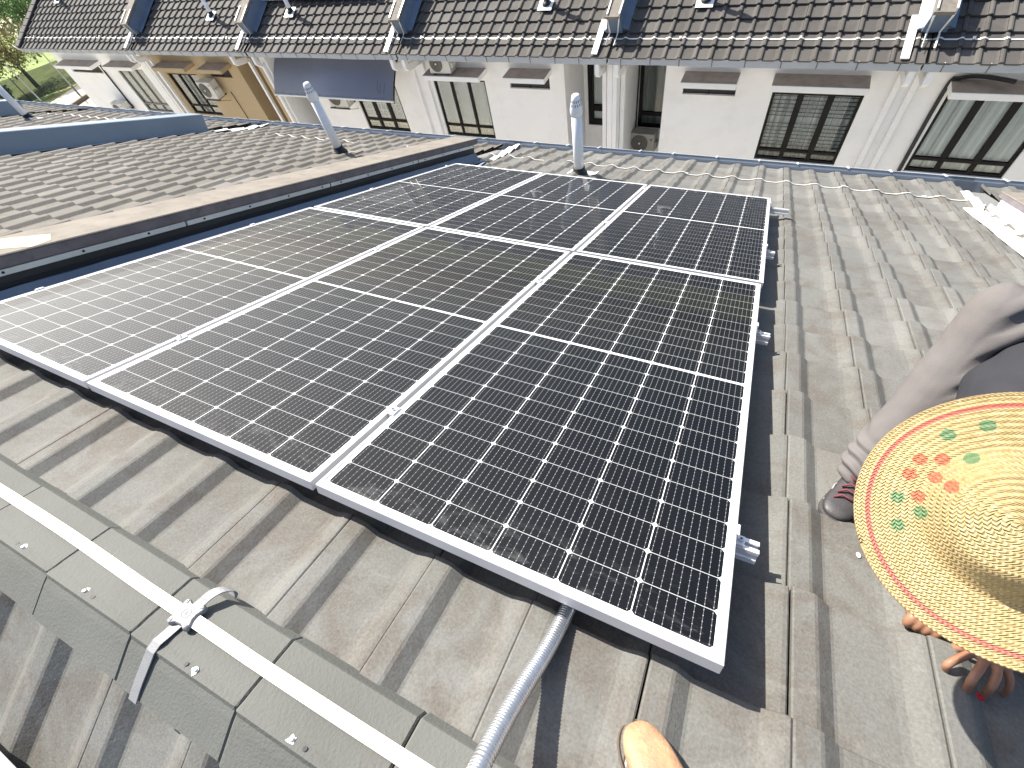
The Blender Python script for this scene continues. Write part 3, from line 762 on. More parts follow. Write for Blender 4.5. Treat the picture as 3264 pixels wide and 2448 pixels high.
A, B, C_, D_, E_, F_ = [OPP[k] for k in 'ABCDEF']
window(A, *WIN['A'], YF, 'greyframe', None, 'blind', fw=.045, low=.2)
window(B, *WIN['B'], YF, 'darkframe', 'white', 'blind', ncol=3, fw=.05, low=.2)
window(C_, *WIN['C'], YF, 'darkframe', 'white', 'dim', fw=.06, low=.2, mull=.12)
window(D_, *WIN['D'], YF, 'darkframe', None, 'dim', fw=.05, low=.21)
window(E_, *WIN['E'], YF, 'darkframe', 'bars', 'curtain', fw=.055, low=.13, mull=.12)
window(F_, *WIN['F'], YF, 'darkframe', None, 'curtain', fw=.06, low=.17, mull=.12)
ledge(A, -21.95, -19.62, -4.17); ledge(A, -18.85, -17.15, -4.15); ledge(B, -16.0, -14.38, -4.12, mat='tan'); ledge(B, -13.75, -12.64, -4.13, mat='tan')
ledge(D_, -5.12, -3.51, -4.075); ledge(D_, -2.87, -1.80, -4.06); ledge(E_, 1.2, 2.28, -4.03); ledge(E_, 2.9, 4.51, -4.03); ledge(F_, 5.70, 7.45, -4.045)
# recesses between the paired houses
def recess(h, x0, x1, side_x, mats, wins):
    y = YF + 1.3; mb = MB(); wall(mb, x0, x1, zb, zt_, y, wins); mb.build('recess_wall', MT[mats[0]], h)
    mb = MB(); mb.face([(side_x, YF, zb), (side_x, y, zb), (side_x, y, zt_), (side_x, YF, zt_)]); mb.build('return_wall', MT[mats[1]], h)
    for a in wins: interior(h, a[0] - .02, a[1] + .02, a[2] - .02, a[3] + .02, y + .1)
recess(B, -12.39, -10.62, -12.39, ('tan', 'tan'), [])
recess(C_, -10.62, -9.85, -9.85, ('greywall', 'greywall'), [])
wd = (-1.40, -.5, -6.05, -4.35); we = (-.06, .80, -6.03, -4.35)
recess(D_, -1.49, -.24, -1.49, ('white', 'white'), [wd]); recess(E_, -.24, .81, .81, ('white', 'white'), [we])
window(D_, *wd, YF + 1.3, 'darkframe', None, 'blind', ncol=1, fw=.14, low=.22); window(E_, *we, YF + 1.3, 'darkframe', None, 'dim', ncol=1, fw=.08, low=.22)
# party fins between houses
def fin(h, x0, x1, y0, mat, y1=YF + 1.3):
    mb = MB(); mb.box(x0, x1, y0, y1, zb, ZG - .125); return mb.build('party_fin', MT[mat], h, bevel=.004)
fin(A, -17.18, -16.86, YF - .06, 'white', YF - .002)
fin(B, -10.80, -10.585, 10.27, 'tan'); fin(C_, -10.58, -10.36, 10.27, 'white'); fin(D_, -.315, -.20, 10.27, 'white'); fin(E_, -.195, -.10, 10.27, 'white')
# boxed downpipes with hopper arms
def downpipe(h, x, y, arm_x=0, w_=.095):
    mb = MB(); mb.box(x, x + w_, y - .09, y - .002, zb, ZG - .42); d = mb.build('downpipe', MT['white'], h, bevel=.006)
    mb = MB(); mb.prism([(x + arm_x, YG + .04, ZG - .13), (x + arm_x, YG + .04, ZG - .34), (x + arm_x, YG + .13, ZG - .42), (x + arm_x, y - .09, ZG - .50), (x + arm_x, y - .09, ZG - .36), (x + arm_x, YG + .15, ZG - .27), (x + arm_x, YG + .15, ZG - .13)], (w_, 0, 0)); mb.build('hopper_arm', MT['white'], d, recalc=True, bevel=.008)
for h, x, y in ((A, -16.30, 10.5), (B, -16.02, 10.5), (B, -11.42, 10.27 + .3), (C_, -11.15 + .62, 10.26), (C_, -5.72, YF), (D_, -5.53 - .0 + .16, YF), (D_, -.50, 10.6), (E_, -.22 + .13, 10.6), (E_, 4.905, YF), (F_, 5.17, YF)):
    downpipe(h, x, y)

# party walls on the opposite roof
def oparapet(h, x0, x1, s0):
    H = .40; sl = .13
    rings = [[Q(x0, s0 + .02, .0), Q(x1, s0 + .02, .0), Q(x1, s0 - .02, H - .06), Q(x0, s0 - .02, H - .06)], [Q(x0, 4.4, .0), Q(x1, 4.4, .0), Q(x1, 4.4, H - .06), Q(x0, 4.4, H - .06)]]
    mb = MB(); mb.loft(rings); pw = mb.build('party_wall', MT['flash'], h, recalc=True)
    mb = MB(); mb.loft([[Q(x0 - .02, s, H - .058), Q(x1 + .02, s, H - .058), Q(x1 + .02, s, H), Q(x0 - .02, s, H)] for s in (s0 - .05, 4.42)]); mb.build('coping', MT['conc'], pw, recalc=True, bevel=.004)
    mb = MB(); mb.loft([[Q(x1 + .001, s, .0), Q(x1 + .16, s, .035), Q(x1 + .16, s, .045), Q(x1 + .03, s, .10), Q(x1 + .012, s, H - .075), Q(x1 + .001, s, H - .075)] for s in (s0 + .02, 1.2, 2.4, 4.4)]); mb.build('wall_flashing', MT['flash'], pw, recalc=True)
    mb = MB(); mb.loft([[Q(x0 - .001, s, .0), Q(x0 - .13, s, .038), Q(x0 - .13, s, .047), Q(x0 - .02, s, .10), Q(x0 - .001, s, .2)] for s in (s0, 1.2, 2.4, 4.4)]); mb.build('wall_flashing', MT['whitestrip'], pw, recalc=True)
    mb = MB(); mb.loft([[Q(x0 - .22, s, .03), Q(x0 - .10, s, .03), Q(x0 - .10, s, .052), Q(x0 - .22, s, .052)] for s in (-.06, .25, s0 + .25)]); mb.build('valley_strip', MT['whitestrip'], pw, recalc=True)
    mb = MB(); mb.add([Q(x0 - .01, s0 - .02, .33), Q(x1 + .03, s0 - .02, .33), Q(x1 + .06, s0 - .06, .05), Q(x0 - .04, s0 - .06, .05), Q(x0 - .01, s0 + .015, .33), Q(x1 + .03, s0 + .015, .33), Q(x1 + .06, s0 + .01, .05), Q(x0 - .04, s0 + .01, .05)], [(0, 1, 2, 3), (4, 7, 6, 5), (0, 4, 5, 1), (1, 5, 6, 2), (2, 6, 7, 3), (3, 7, 4, 0)]); mb.build('front_flashing', MT['flash'], pw)
PX = [(-15.80, -15.56), (-10.71, -10.47), (-5.54, -5.30), (-.335, -.105), (4.905, 5.145)]
for h, (a, b_) in zip((B, C_, D_, E_, F_), PX): oparapet(h, a, b_, .46)
# end verge of house A
mb = MB(); mb.loft([[Q(-22.56, s, -.06), Q(-22.40, s, -.06), Q(-22.40, s, .055), Q(-22.56, s, .055)] for s in (-.1, 4.3)]); mb.build('verge_trim', MT['trim'], A, recalc=True)
for k in range(14):
    s = -.08 + OGA * k; mb = MB(); mb.loft([[Q(-22.53, q, .05), Q(-22.24, q, .045), Q(-22.26, q, .075), Q(-22.50, q, .085)] for q in (s, s + OGA - .01)]); mb.build('verge_tile', MT['tile_far'], A, recalc=True, bevel=.01)

# tape on the opposite eave
def osurf(x):
    q = ((x - 3.70) % OP) * .279 / OP
    for (a, za), (b_, zb_) in zip(OPROF, OPROF[1:]):
        if a <= q <= b_: return za + (zb_ - za) * (q - a) / max(1e-6, b_ - a)
    return OPROF[-1][1]
t = thing('lightning_tape', 'thin white wavy tape running along the whole opposite roof above its gutter', 'tape', Q(-6, .3, .05)); ORG[t.name] = Vector(t.location)
mb = MB(); rings = []; x = -22.3
while x < 10.2:
    s = .315 + .004 * sin(x * 1.3); z = osurf(x) + .004; rings.append([Q(x, s - .012, z), Q(x, s + .012, z), Q(x, s + .012, z + .005), Q(x, s - .012, z + .005)]); x += .03
mb.loft(rings); mb.build('wavy_tape', MT['tape'], t, recalc=True)
for a, b_ in PX:
    for x, xt in ((a + .04, a + .01), (b_ - .03, b_ + .02)):
        ptsx = [Q(xt, .9, .42), Q(xt, .46, .42), Q(xt, .42, .36), Q(x, .40, .06), Q(x, .33, .058), Q(x - .01, .13, .05)]
        mb = MB(); mb.tube(ptsx, .008, 6, prof=[(-.005, -.014), (.005, -.014), (.005, .014), (-.005, .014)]); mb.build('down_strip', MT['tape'], t, recalc=True)
x = -21.5
while x < 10:
    z = osurf(x) + .01; mb = MB(); mb.loft([[Q(x, s, z), Q(x + .035, s, z), Q(x + .035, s, z + .03), Q(x, s, z + .03)] for s in (.30, .345)]); mb.build('tape_clip', MT['tape'], t, recalc=True); x += R.uniform(1.6, 2.6)

for x, s, lab in ((-20.9, 1.80, 'vent pipe on the opposite roof over the white end house'), (-12.43, 1.02, 'slim white vent pipe on the opposite roof over the tan house'), (-9.31, 1.07, 'white vent pipe on the opposite roof above the grey awning, next to the dark panel'), (-1.89, 1.11, 'vent pipe on the opposite roof above the ledge air conditioner house'), (1.37, 1.10, 'vent pipe on the opposite roof above the barred window house')):
    b = Q(x, s, .02); t = vent(b, .88, lab, 'white vent pipes on the opposite roof')
    mb = MB(); mb.loft([[Q(x - .17, q, .04), Q(x + .15, q, .04), Q(x + .15, q, .048), Q(x - .17, q, .048)] for q in (s - .17, s + .12)]); mb.build('pipe_flashing', MT['whitestrip'], t, recalc=True)

# dark solar panel near the top of the opposite roof
for k, lab in ((0, 'dark solar panel on the opposite roof above the awning, left one'), (1, 'dark solar panel on the opposite roof above the awning, right one')):
    p = copy_tree(proto); p.parent = None
    # local x along the slope, local y along the row: landscape
    Mx = Matrix(((0, -1, 0), (CT, 0, -ST), (ST, 0, CT))); p.rotation_euler = Mx.to_euler()
    p.location = Q(-8.52 + 2.11 * k, 1.36, .13); relabel(p, lab); p['group'] = 'solar panels on other slopes'

# air conditioners
def ac(x, y, z, lab, w_=.76, d=.29, hgt=.52, case='ac', face=True, bracket=True, ledge_=False):
    """outdoor unit: casing, round fan guard with hub, side pipes, wall bracket; front faces us"""
    t = thing('air_conditioner', lab, 'air conditioner', (x + w_ / 2, y, z), 'outdoor air conditioner units of the opposite row')
    mb = MB(); mb.box(x, x + w_, y - d, y, z, z + hgt); c = mb.build('casing', MT[case], t, bevel=.012, seg=2)
    cx, cz, r = x + w_ * .38, z + hgt * .52, hgt * .42; yf = y - d
    mb = MB(); mb.tube([(cx, yf - .0005, cz), (cx, yf - .012, cz)], [r, r * .97], 32); g = mb.build('fan_guard', MT['acdark'], t)
    mb = MB(); mb.tube([(cx, yf - .0125, cz), (cx, yf - .02, cz)], r * .14, 14); mb.build('hub', MT['ac'], g)
    for k in (.4, .55, .7, .85, 1):
        mb = MB(); mb.tube([(cx + r * k * cos(a), yf - .015, cz + r * k * sin(a)) for a in [i * pi / 16 for i in range(33)]], .003, 5); mb.build('guard_ring', MT['acgrey'], g)
    mb = MB(); mb.box(x + w_ * .80, x + w_ * .94, yf - .004, yf - .0005, z + hgt * .78, z + hgt * .88); mb.build('badge', MT['acgrey'], t)
    mb = MB(); mb.box(x + w_ + .0005, x + w_ + .05, y - d + .05, y - .05, z + .1, z + hgt * .55); mb.build('service_cover', MT[case], t, bevel=.01)
    if bracket:
        mb = MB()
        for q in (x + .08, x + w_ - .1):
            mb.box(q, q + .03, y - d - .03, y + .12, z - .035, z - .001); mb.prism([(q, y + .11, z - .24), (q, y + .13, z - .24), (q, y - d, z - .036), (q, y - d - .03, z - .036)], (.03, 0, 0)); 
        mb.box(x - .03, x + w_ + .03, y - d - .03, y - d, z - .036, z - .002); mb.build('wall_bracket', MT['grille'], t)
    else:
        mb = MB()
        for q in (x + .08, x + w_ - .14): mb.box(q, q + .06, y - d, y, z - .03, z - .0005)
        mb.build('feet', MT['grille'], t)
    return t
ac(-20.42, YF - .13, -6.02, 'white air conditioner on the blank wall of the white end house', w_=.7)
ac(-14.28, YF - .13, -5.05, 'pale air conditioner bracketed on the tan wall between two hoods', w_=.66)
ac(-8.73, YF - .13, -5.03, 'air conditioner under the grey awning beside the barred window', w_=.68)
ac(-4.88, YF - .10, -4.04, 'air conditioner sitting on the window hood of a white opposite house', w_=.6, hgt=.42, bracket=False)
t = ac(-.10, 11.9, -6.45, 'grey air conditioner low in the recess left of the corner, with a dark triangular emblem', w_=.62, case='acgrey', bracket=False)
mb = MB(); mb.face([(.40, 11.9 - .2955, -6.06), (.47, 11.9 - .2955, -6.03), (.435, 11.9 - .2955, -6.10)]); mb.build('emblem', MT['black'], t)
# pipes running to the units
def pipe(pts, r, lab):
    t = thing('refrigerant_pipe', lab, 'pipe', pts[0]); mb = MB(); mb.tube(catmull(pts, .05), r, 8); mb.build('insulated_pipe', MT['cable'], t, smooth=True); return t
pipe([(-19.72, YF - .03, -4.30), (-19.74, YF - .04, -4.5), (-19.8, YF - .04, -5.6), (-19.72, YF - .06, -5.80), (-19.70, YF - .2, -5.75)], .03, 'black pipe down the wall of the white end house to its air conditioner')
pipe([(-13.4, YF - .03, -4.99), (-13.38, YF - .03, -5.3), (-13.36, YF - .03, -6.5)], .012, 'thin dark cable below the air conditioner on the tan wall')
pipe([(6.5, YF - .3, -3.92), (6.1, YF - .14, -3.93), (5.8, YF - .06, -4.0), (5.69, YF - .04, -4.2), (5.70, YF - .04, -5.7), (5.72, YF - .04, -5.95), (5.74, YF - .04, -6.8)], .035, 'black insulated pipe bending down left of the curtained window at right')
pipe([(-.05, YF + 1.26, -3.7), (-.07, YF + 1.26, -4.5), (-.085, YF + 1.26, -6.1)], .02, 'dark pipe down the recess wall beside the triangular emblem unit')

# awning
t = thing('awning', 'curved grey polycarbonate awning with a pale front rail under the gutter of the white house', 'awning', (-8.0, YF, -4.0))
mb = MB(); rings = []
for i in range(13):
    a = i / 12; y = YF - .01 - .92 * a; z = -3.66 - .26 * a - .56 * a * a; rings.append([(-10.15, y, z), (-5.90, y, z), (-5.90, y, z - .008), (-10.15, y, z - .008)])
mb.loft(rings); sh_ = mb.build('sheet', MT['awning'], t, recalc=True, smooth=False)
sh_.data.polygons.foreach_set('use_smooth', [True] * len(sh_.data.polygons))
yb_, zb_ = YF - .93, -4.48
mb = MB(); mb.box(-10.17, -5.88, yb_ - .02, yb_ + .012, zb_ - .03, zb_ + .012); fr = mb.build('front_rail', MT['trim'], t, bevel=.004)
for i in range(16):
    x = -10.1 + i * .278; mb = MB(); mb.tube([(x, yb_ + .02, zb_ + .035), (x, yb_ + .015, zb_ + .050)], .007, 6); mb.build('rivet', MT['bracket'], fr)
for x in (-10.16, -5.905):
    mb = MB(); rings = []
    for i in range(13):
        a = i / 12; y = YF - .01 - .92 * a; z = -3.67 - .26 * a - .56 * a * a; rings.append([(x, y, z - .012), (x + .03, y, z - .012), (x + .03, y, z - .05), (x, y, z - .05)])
    mb.loft(rings); mb.build('side_arm', MT['darkframe'], t, recalc=True)
def aw(x, a): return Vector((x, YF - .01 - .92 * a, -3.66 - .26 * a - .56 * a * a + .002))
mb = MB(); mb.tube([aw(-6.36 + .055 * cos(q) + .02 * sin(q), .80 + .10 * sin(q)) for q in [i * pi / 10 - .6 for i in range(17)]], .006, 5); mb.build('scuff_mark', MT['bracket'], sh_)
mb = MB(); mb.tube([aw(-6.20 + .04 * q, .90 - .17 * q) for q in [i / 6 for i in range(7)]], .007, 5); mb.build('scuff_mark', MT['bracket'], sh_)

# ------------------------------------------------------------------ ground and left background
def sheet(name, pts, mat, z=None):
    mb = MB(); mb.face(pts); o = mb.build(name, mat); o['kind'] = 'structure'; return o
MG = mk('grass_ground', (.20, .21, .06), .9, var=.35, scale=.35, dirt=(.2, .17, .08), dscale=.5, damt=.8)
MG2 = mk('lush_grass', (.20, .26, .07), .9, var=.3, scale=1.2)
MC = mk('path_concrete', (.52, .47, .38), .9, var=.12, scale=2)
sheet('ground', [(-900, -900, -8.9), (900, -900, -8.9), (900, 900, -8.9), (-900, 900, -8.9)], MG)
sheet('back_lane', [(-24, -9, -8.895), (14, -9, -8.895), (14, 10.7, -8.895), (-24, 10.7, -8.895)], MC)  # lane run on under the near houses to keep grass out of window reflections
sheet('side_lawn', [(-62, 13, -8.89), (-39, 13, -8.89), (-39.5, 28, -8.89), (-62, 30, -8.89)], MG2)
sheet('footpath', [(-38.1, 8, -8.886), (-35.4, 8, -8.886), (-35.2, 40, -8.886), (-37.9, 40, -8.886)], MC)
sheet('side_road', [(-35.0, -12, -8.882), (-24, -12, -8.882), (-24, 40, -8.882), (-34.8, 40, -8.882)], mk('pinkish_paving', (.42, .36, .30), .9, var=.1, scale=2))  # pinkish paving, sheet enlarged so the windows reflect it instead of grass
sheet('far_path', [(-64, 25.5, -8.88), (-52.5, 23.6, -8.88), (-52.5, 26.5, -8.88), (-64, 29, -8.88)], MC)
mb = MB(); mb.box(-35.3, -35.12, 6, 40, -8.9, -8.72); k = mb.build('path_kerb', mk('kerb_brown', (.2, .15, .11), .9)); k['kind'] = 'structure'
# mesh fence
t = thing('mesh_fence', 'long dark shade mesh fence across the lawn at upper left', 'fence', (-40.3, 14.8, -8.9))
A0, A1 = Vector((-43.3, 11.2, -8.9)), Vector((-35.2, 21.2, -8.9)); dv = (A1 - A0)
mb = MB(); rings = []
for i in range(41):
    p = A0 + dv * i / 40; o_ = .05 * sin(i * .9); nn = Vector((dv.y, -dv.x, 0)).normalized()
    rings.append([p + nn * o_ + Vector((0, 0, .05)), p + nn * (o_ * .4) + Vector((0, 0, 1.42))])
mb.loft(rings, closed=False)
mm, nt_, bb = new_mat('shade_mesh'); px_ = nd(nt_, 'NewGeometry').outputs['Position']
xx = nd(nt_, 'SeparateXYZ'); nt_.links.new(px_, xx.inputs[0]); zz = N(nt_, xx.outputs[2]); yy = N(nt_, xx.outputs[1])
ln = ((zz * 7.0).fract().lt(.10)).max((yy * 4.0).fract().lt(.07))
nt_.links.new(mix(nt_, ln, (.028, .031, .033), (.05, .053, .055)), bb.inputs['Base Color']); bb.inputs['Roughness'].default_value = .9
tr_ = nd(nt_, 'BsdfTransparent'); mx2 = nd(nt_, 'MixShader'); mx2.inputs[0].default_value = .72
nt_.links.new(tr_.outputs[0], mx2.inputs[1]); nt_.links.new(bb.outputs[0], mx2.inputs[2]); nt_.links.new(mx2.outputs[0], nt_.nodes['Material Output'].inputs[0])
mb.build('mesh_sheet', mm, t, smooth=True)
for i in range(0, 41, 8):
    p = A0 + dv * i / 40; mb = MB(); mb.tube([p, p + Vector((0, 0, 1.5))], .03, 8); mb.build('post', MT['bracket'], t)
for x, y, lab in ((-37.02, 14.54, 'grey pole in front of the dark mesh fence, left one by the big tree'), (-36.42, 16.36, 'grey pole in front of the dark mesh fence, right one near the end house')):
    t = thing('garden_pole', lab, 'pole', (x, y, -8.9), 'poles by the mesh fence')
    mb = MB(); mb.tube([(x, y, -8.9), (x, y, -6.3)], [.045, .03], 10); mb.build('pole_shaft', mk('pole_grey', (.36, .36, .35), .5), t)
    mb = MB(); mb.tube([(x, y, -8.9), (x, y, -8.35)], [.06, .055], 10); mb.build('pole_sleeve', MT['bracket'], t)

def leaf_mat(name, a, b_):
    m, nt, b = new_mat(name); g = nd(nt, 'NewGeometry')
    nt.links.new(ramp(nt, g.outputs['Random Per Island'], [(0, a), (1, b_)]), b.inputs['Base Color']); b.inputs['Roughness'].default_value = .6
    b.inputs['Transmission Weight'].default_value = 0
    return m
LM = [leaf_mat('leaf_olive', (.16, .16, .05), (.36, .32, .13)), leaf_mat('leaf_green', (.05, .14, .03), (.17, .32, .09))]
def tree(x, y, zc, rx, rz, lab, lm, n=2600, zb=-8.9, seed=1, lean=0):
    rr = random.Random(seed); t = thing('tree', lab, 'tree', (x, y, zb), 'trees at upper left')
    mb = MB(); tops = []
    mb.tube([(x, y, zb), (x + .05, y, zb + (zc - zb) * .5), (x + lean, y, zc)], [.16, .11, .06], 8)
    cl = []
    for i in range(16):
        a = rr.uniform(0, 2 * pi); e = rr.uniform(-.6, 1); q = Vector((x + lean + rx * .8 * cos(a) * rr.uniform(.3, 1), y + rx * .8 * sin(a) * rr.uniform(.3, 1), zc + rz * .8 * e)); cl.append((q, rr.uniform(.25, .5) * rx))
        mb.tube([(x + lean * .6, y, zb + (zc - zb) * rr.uniform(.45, .9)), q], [.05, .012], 6)
    mb.build('trunk', mk('bark', (.12, .09, .07), .9), t)
    mb = MB()
    for i in range(n):
        c, r = rr.choice(cl); d = Vector((rr.gauss(0, 1), rr.gauss(0, 1), rr.gauss(0, .8))); d = d.normalized() * r * rr.random() ** .4
        p = c + d; s = rr.uniform(.06, .15); a = Vector((rr.gauss(0, 1), rr.gauss(0, 1), rr.gauss(0, 1))).normalized(); b_ = a.cross(Vector((rr.gauss(0, 1), rr.gauss(0, 1), rr.gauss(0, 1)))).normalized()
        mb.face([p - a * s, p - b_ * s * .4, p + a * s, p + b_ * s * .45])
    mb.build('crown', LM[lm], t)
tree(-42.3, 17.0, -6.6, 2.2, 1.5, 'olive brown tree with thin drooping branches over the mesh fence', 0, 4200, seed=3)
tree(-51.8, 24.0, -6.9, 2.3, 2.0, 'dark green leafy tree beside the end gable of the opposite roof', 1, 3600, seed=5)
tree(-60.5, 26.0, -7.4, 2.8, 1.6, 'farther green tree in the upper left corner', 1, 3000, seed=8)
tree(-48, 14, -7.6, 1.8, 1.2, 'bushy olive tree partly outside the left edge behind the fence', 0, 2400, seed=11)
tree(-41.9, 14.6, -8.5, .8, .5, 'low green shrub by the fence next to the left vent pipe', 1, 900, seed=13)
for i, (x, y) in enumerate(((-70, 30), (-78, 22), (-66, 38), (-84, 40), (-74, 48))):
    tree(x, y, -6.2, 3.2, 2.2, ('broad', 'round', 'tall', 'dense', 'loose')[i] + ' distant green tree beyond the upper left corner', 1, 1800, seed=20 + i)


# ------------------------------------------------------------------ people
def evaluated(o):
    dg = bpy.context.evaluated_depsgraph_get(); me = bpy.data.meshes.new_from_object(o.evaluated_get(dg)); o.modifiers.clear(); o.data = me; return o
def capsule(mb, pts, rad, seg=14, flat=None):
    """tapered limb with rounded ends through plane points; flat: (axis vector, factor) squashes the section"""
    pts = [P(*p) for p in pts]; n = len(pts); out = []; rr = []
    for i in range(n - 1):
        a, b, c, d = pts[max(i - 1, 0)], pts[i], pts[i + 1], pts[min(i + 2, n - 1)]
        for k in range(6):
            t = k / 6; out.append(.5 * ((2 * b) + (c - a) * t + (2 * a - 5 * b + 4 * c - d) * t * t + (3 * b - a - 3 * c + d) * t ** 3)); rr.append(rad[i] + (rad[i + 1] - rad[i]) * (t * t * (3 - 2 * t)))
    out.append(pts[-1]); rr.append(rad[-1])
    t0 = (out[1] - out[0]).normalized(); t1 = (out[-1] - out[-2]).normalized()
    pre = [(out[0] - t0 * rr[0] * cos(a), rr[0] * sin(a)) for a in (.15, .5, .9, 1.25)]; post = [(out[-1] + t1 * rr[-1] * cos(a), rr[-1] * sin(a)) for a in (1.25, .9, .5, .15)]
    sp = [p for p, r in pre] + out + [p for p, r in post]; rs = [r for p, r in pre] + rr + [r for p, r in post]
    m2 = MB(); m2.tube(sp, rs, seg)
    if flat:
        ax, f = flat; ax = Vector(ax).normalized(); ax = P(*ax)
        k = seg
        for i in range(0, len(m2.v), k):
            c = sum((Vector(q) for q in m2.v[i:i + k]), Vector()) / k
            m2.v[i:i + k] = [tuple(Vector(q) - ax * ((Vector(q) - c).dot(ax)) * (1 - f)) for q in m2.v[i:i + k]]
    mb.add(m2.v, m2.f)
def fused(mb, name, mat, parent, voxel, smooth=4, org=None, disp=None):
    o = mb.build(name, mat, parent, org=org, recalc=True)
    r = o.modifiers.new('r', 'REMESH'); r.mode = 'VOXEL'; r.voxel_size = voxel; r.use_smooth_shade = True
    if smooth:
        q = o.modifiers.new('s', 'SMOOTH'); q.iterations = smooth; q.factor = .5
    evaluated(o)
    if disp:
        me = o.data; o0 = ORG[o.name]
        nrm = [v.normal.copy() for v in me.vertices]
        for v, nn in zip(me.vertices, nrm): v.co = v.co + nn * disp(v.co + o0)
        me.update()
    o.data.materials.clear(); o.data.materials.append(mat)
    o.data.polygons.foreach_set('use_smooth', [True] * len(o.data.polygons))
    return o
def cloth_mat(name, col, bump=.25, dirt=(.2, .17, .15)):
    return mk(name, col, .9, var=.08, scale=5, bump=bump, bscale=420, dirt=dirt, dscale=8, damt=.25, spec=.2)
def skin_mat():
    m, nt, b = new_mat('brown_skin'); g = nd(nt, 'NewGeometry').outputs['Position']
    c = ramp(nt, tex(nt, g, 28, 4), [(.3, (.25, .115, .062)), (.7, (.37, .19, .115))])
    nt.links.new(c, b.inputs['Base Color']); b.inputs['Roughness'].default_value = .52
    b.inputs['Subsurface Weight'].default_value = .08; b.inputs['Subsurface Radius'].default_value = (.01, .004, .002)
    bp = nd(nt, 'Bump'); bp.inputs['Strength'].default_value = .25; bp.inputs['Distance'].default_value = .001
    nt.links.new(tex(nt, g, 320, 3), bp.inputs['Height']); nt.links.new(bp.outputs[0], b.inputs['Normal']); return m
SK = skin_mat(); NAIL = mk('finger_nail', (.58, .36, .30), .35)
HC = Vector((3.456, .1416, .4160)); HN_ = Vector((-.4751, -.6970, .5371)).normalized(); HE1 = Vector((-.749, 0, -.6625)); HE2 = HN_.cross(HE1) * 1.0
HE2 = Vector((.4618, -.7171, -.5221))
head = HC - HN_ * .055
mb = MB()
nk = head - HN_ * .15 + Vector((.03, .08, .0))
# head: skull, jaw, nose, ears
capsule(mb, [tuple(head), tuple(head - HN_ * .045)], [.083, .078]); face = (Vector((-.25, -.55, -.78))).normalized()
capsule(mb, [tuple(head - HN_ * .04 + face * .03), tuple(head - HN_ * .10 + face * .055)], [.062, .042])
capsule(mb, [tuple(head - HN_ * .03 + face * .088), tuple(head - HN_ * .062 + face * .104)], [.009, .014])
sd = HN_.cross(face).normalized()
for s_ in (-1, 1): capsule(mb, [tuple(head - HN_ * .03 + sd * .078 * s_), tuple(head - HN_ * .065 + sd * .08 * s_)], [.014, .012])
capsule(mb, [tuple(head - HN_ * .07), tuple(nk)], [.056, .062])
hip = Vector((3.93, 1.22, .16)); chest = Vector((3.70, .62, .26)); shl = Vector((3.545, .50, .22)); shr = Vector((3.86, .44, .22))
capsule(mb, [tuple(nk), tuple(chest), tuple(hip)], [.07, .135, .15])
# right arm (fist at the image left) and left arm with the open hand
def arm(sh_, el, wr):
    capsule(mb, [tuple(sh_), tuple((Vector(sh_) + Vector(el)) / 2), tuple(el), tuple((Vector(el) * .6 + Vector(wr) * .4)), tuple(wr)], [.056, .048, .041, .04, .028])
arm(shl, (3.60, .53, .03), (3.622, .425, -.085)); arm(shr, (3.84, .46, .04), (3.722, .352, -.052))
# legs under the trousers
capsule(mb, [(3.88, 1.18, .17), (3.665, .985, .405), (3.60, .91, .15), (3.515, .80, -.06)], [.06, .040, .036, .030])
capsule(mb, [(4.02, 1.15, .17), (4.08, .86, .40), (4.08, .88, .15), (4.05, .74, -.06)], [.06, .040, .036, .030])
# open left hand: palm, thumb, four bent fingers of different lengths
capsule(mb, [(3.722, .345, -.056), (3.700, .312, -.066)], [.028, .027], flat=((.2, .1, 1), .62))
capsule(mb, [(3.718, .335, -.062), (3.692, .305, -.068)], [.030, .022], flat=((.2, .1, 1), .6)); capsule(mb, [(3.728, .335, -.066), (3.722, .306, -.074)], [.024, .018])
fing = {'index': [(3.684, .314, -.066), (3.656, .292, -.072), (3.629, .268, -.086), (3.633, .268, -.110), (3.650, .276, -.135)],
        'middle': [(3.692, .303, -.066), (3.677, .276, -.068), (3.660, .246, -.080), (3.664, .243, -.107), (3.668, .243, -.138)],
        'ring': [(3.708, .300, -.068), (3.704, .276, -.070), (3.699, .256, -.086), (3.702, .254, -.112), (3.707, .256, -.135)],
        'little': [(3.724, .304, -.072), (3.732, .286, -.080), (3.737, .275, -.098), (3.742, .276, -.118), (3.747, .281, -.135)],
        'thumb': [(3.705, .335, -.070), (3.682, .336, -.088), (3.668, .334, -.106), (3.663, .338, -.124)]}
fr = {'index': [.0105, .0086, .0082, .0070, .0058], 'middle': [.0108, .0090, .0086, .0074, .0060], 'ring': [.0104, .0086, .0082, .0070, .0058], 'little': [.0092, .0076, .0070, .0062, .0052], 'thumb': [.014, .0118, .0105, .0082]}
for k, p in fing.items(): capsule(mb, p, fr[k], 10)
# closed right hand, knuckles toward the camera left
capsule(mb, [(3.622, .42, -.086), (3.604, .392, -.100)], [.028, .027], flat=((.1, .2, 1), .72))
for i in range(4):
    o_ = Vector((.012 * i, .0105 * i, -.004)); q = Vector((3.588, .366, -.100)) + Vector((.0165 * i, -.003 * i + .002, 0)) 
    capsule(mb, [tuple(q + Vector((.012, .028, .004))), tuple(q), tuple(q + Vector((-.004, -.006, -.020))), tuple(q + Vector((.010, .006, -.034)))], [.0118, .0112, .010, .0085], 10)
capsule(mb, [(3.62, .40, -.105), (3.640, .378, -.116), (3.634, .362, -.128)], [.013, .011, .008], 10)
person = fused(mb, 'person', SK, None, .0028, 3, org=P(3.72, .8, -.13))
person.name = 'person'; props(person, 'person crouching on the tiles in a painted straw hat, grey trousers and dark top', 'person')
ORG[person.name] = P(3.72, .8, -.13)
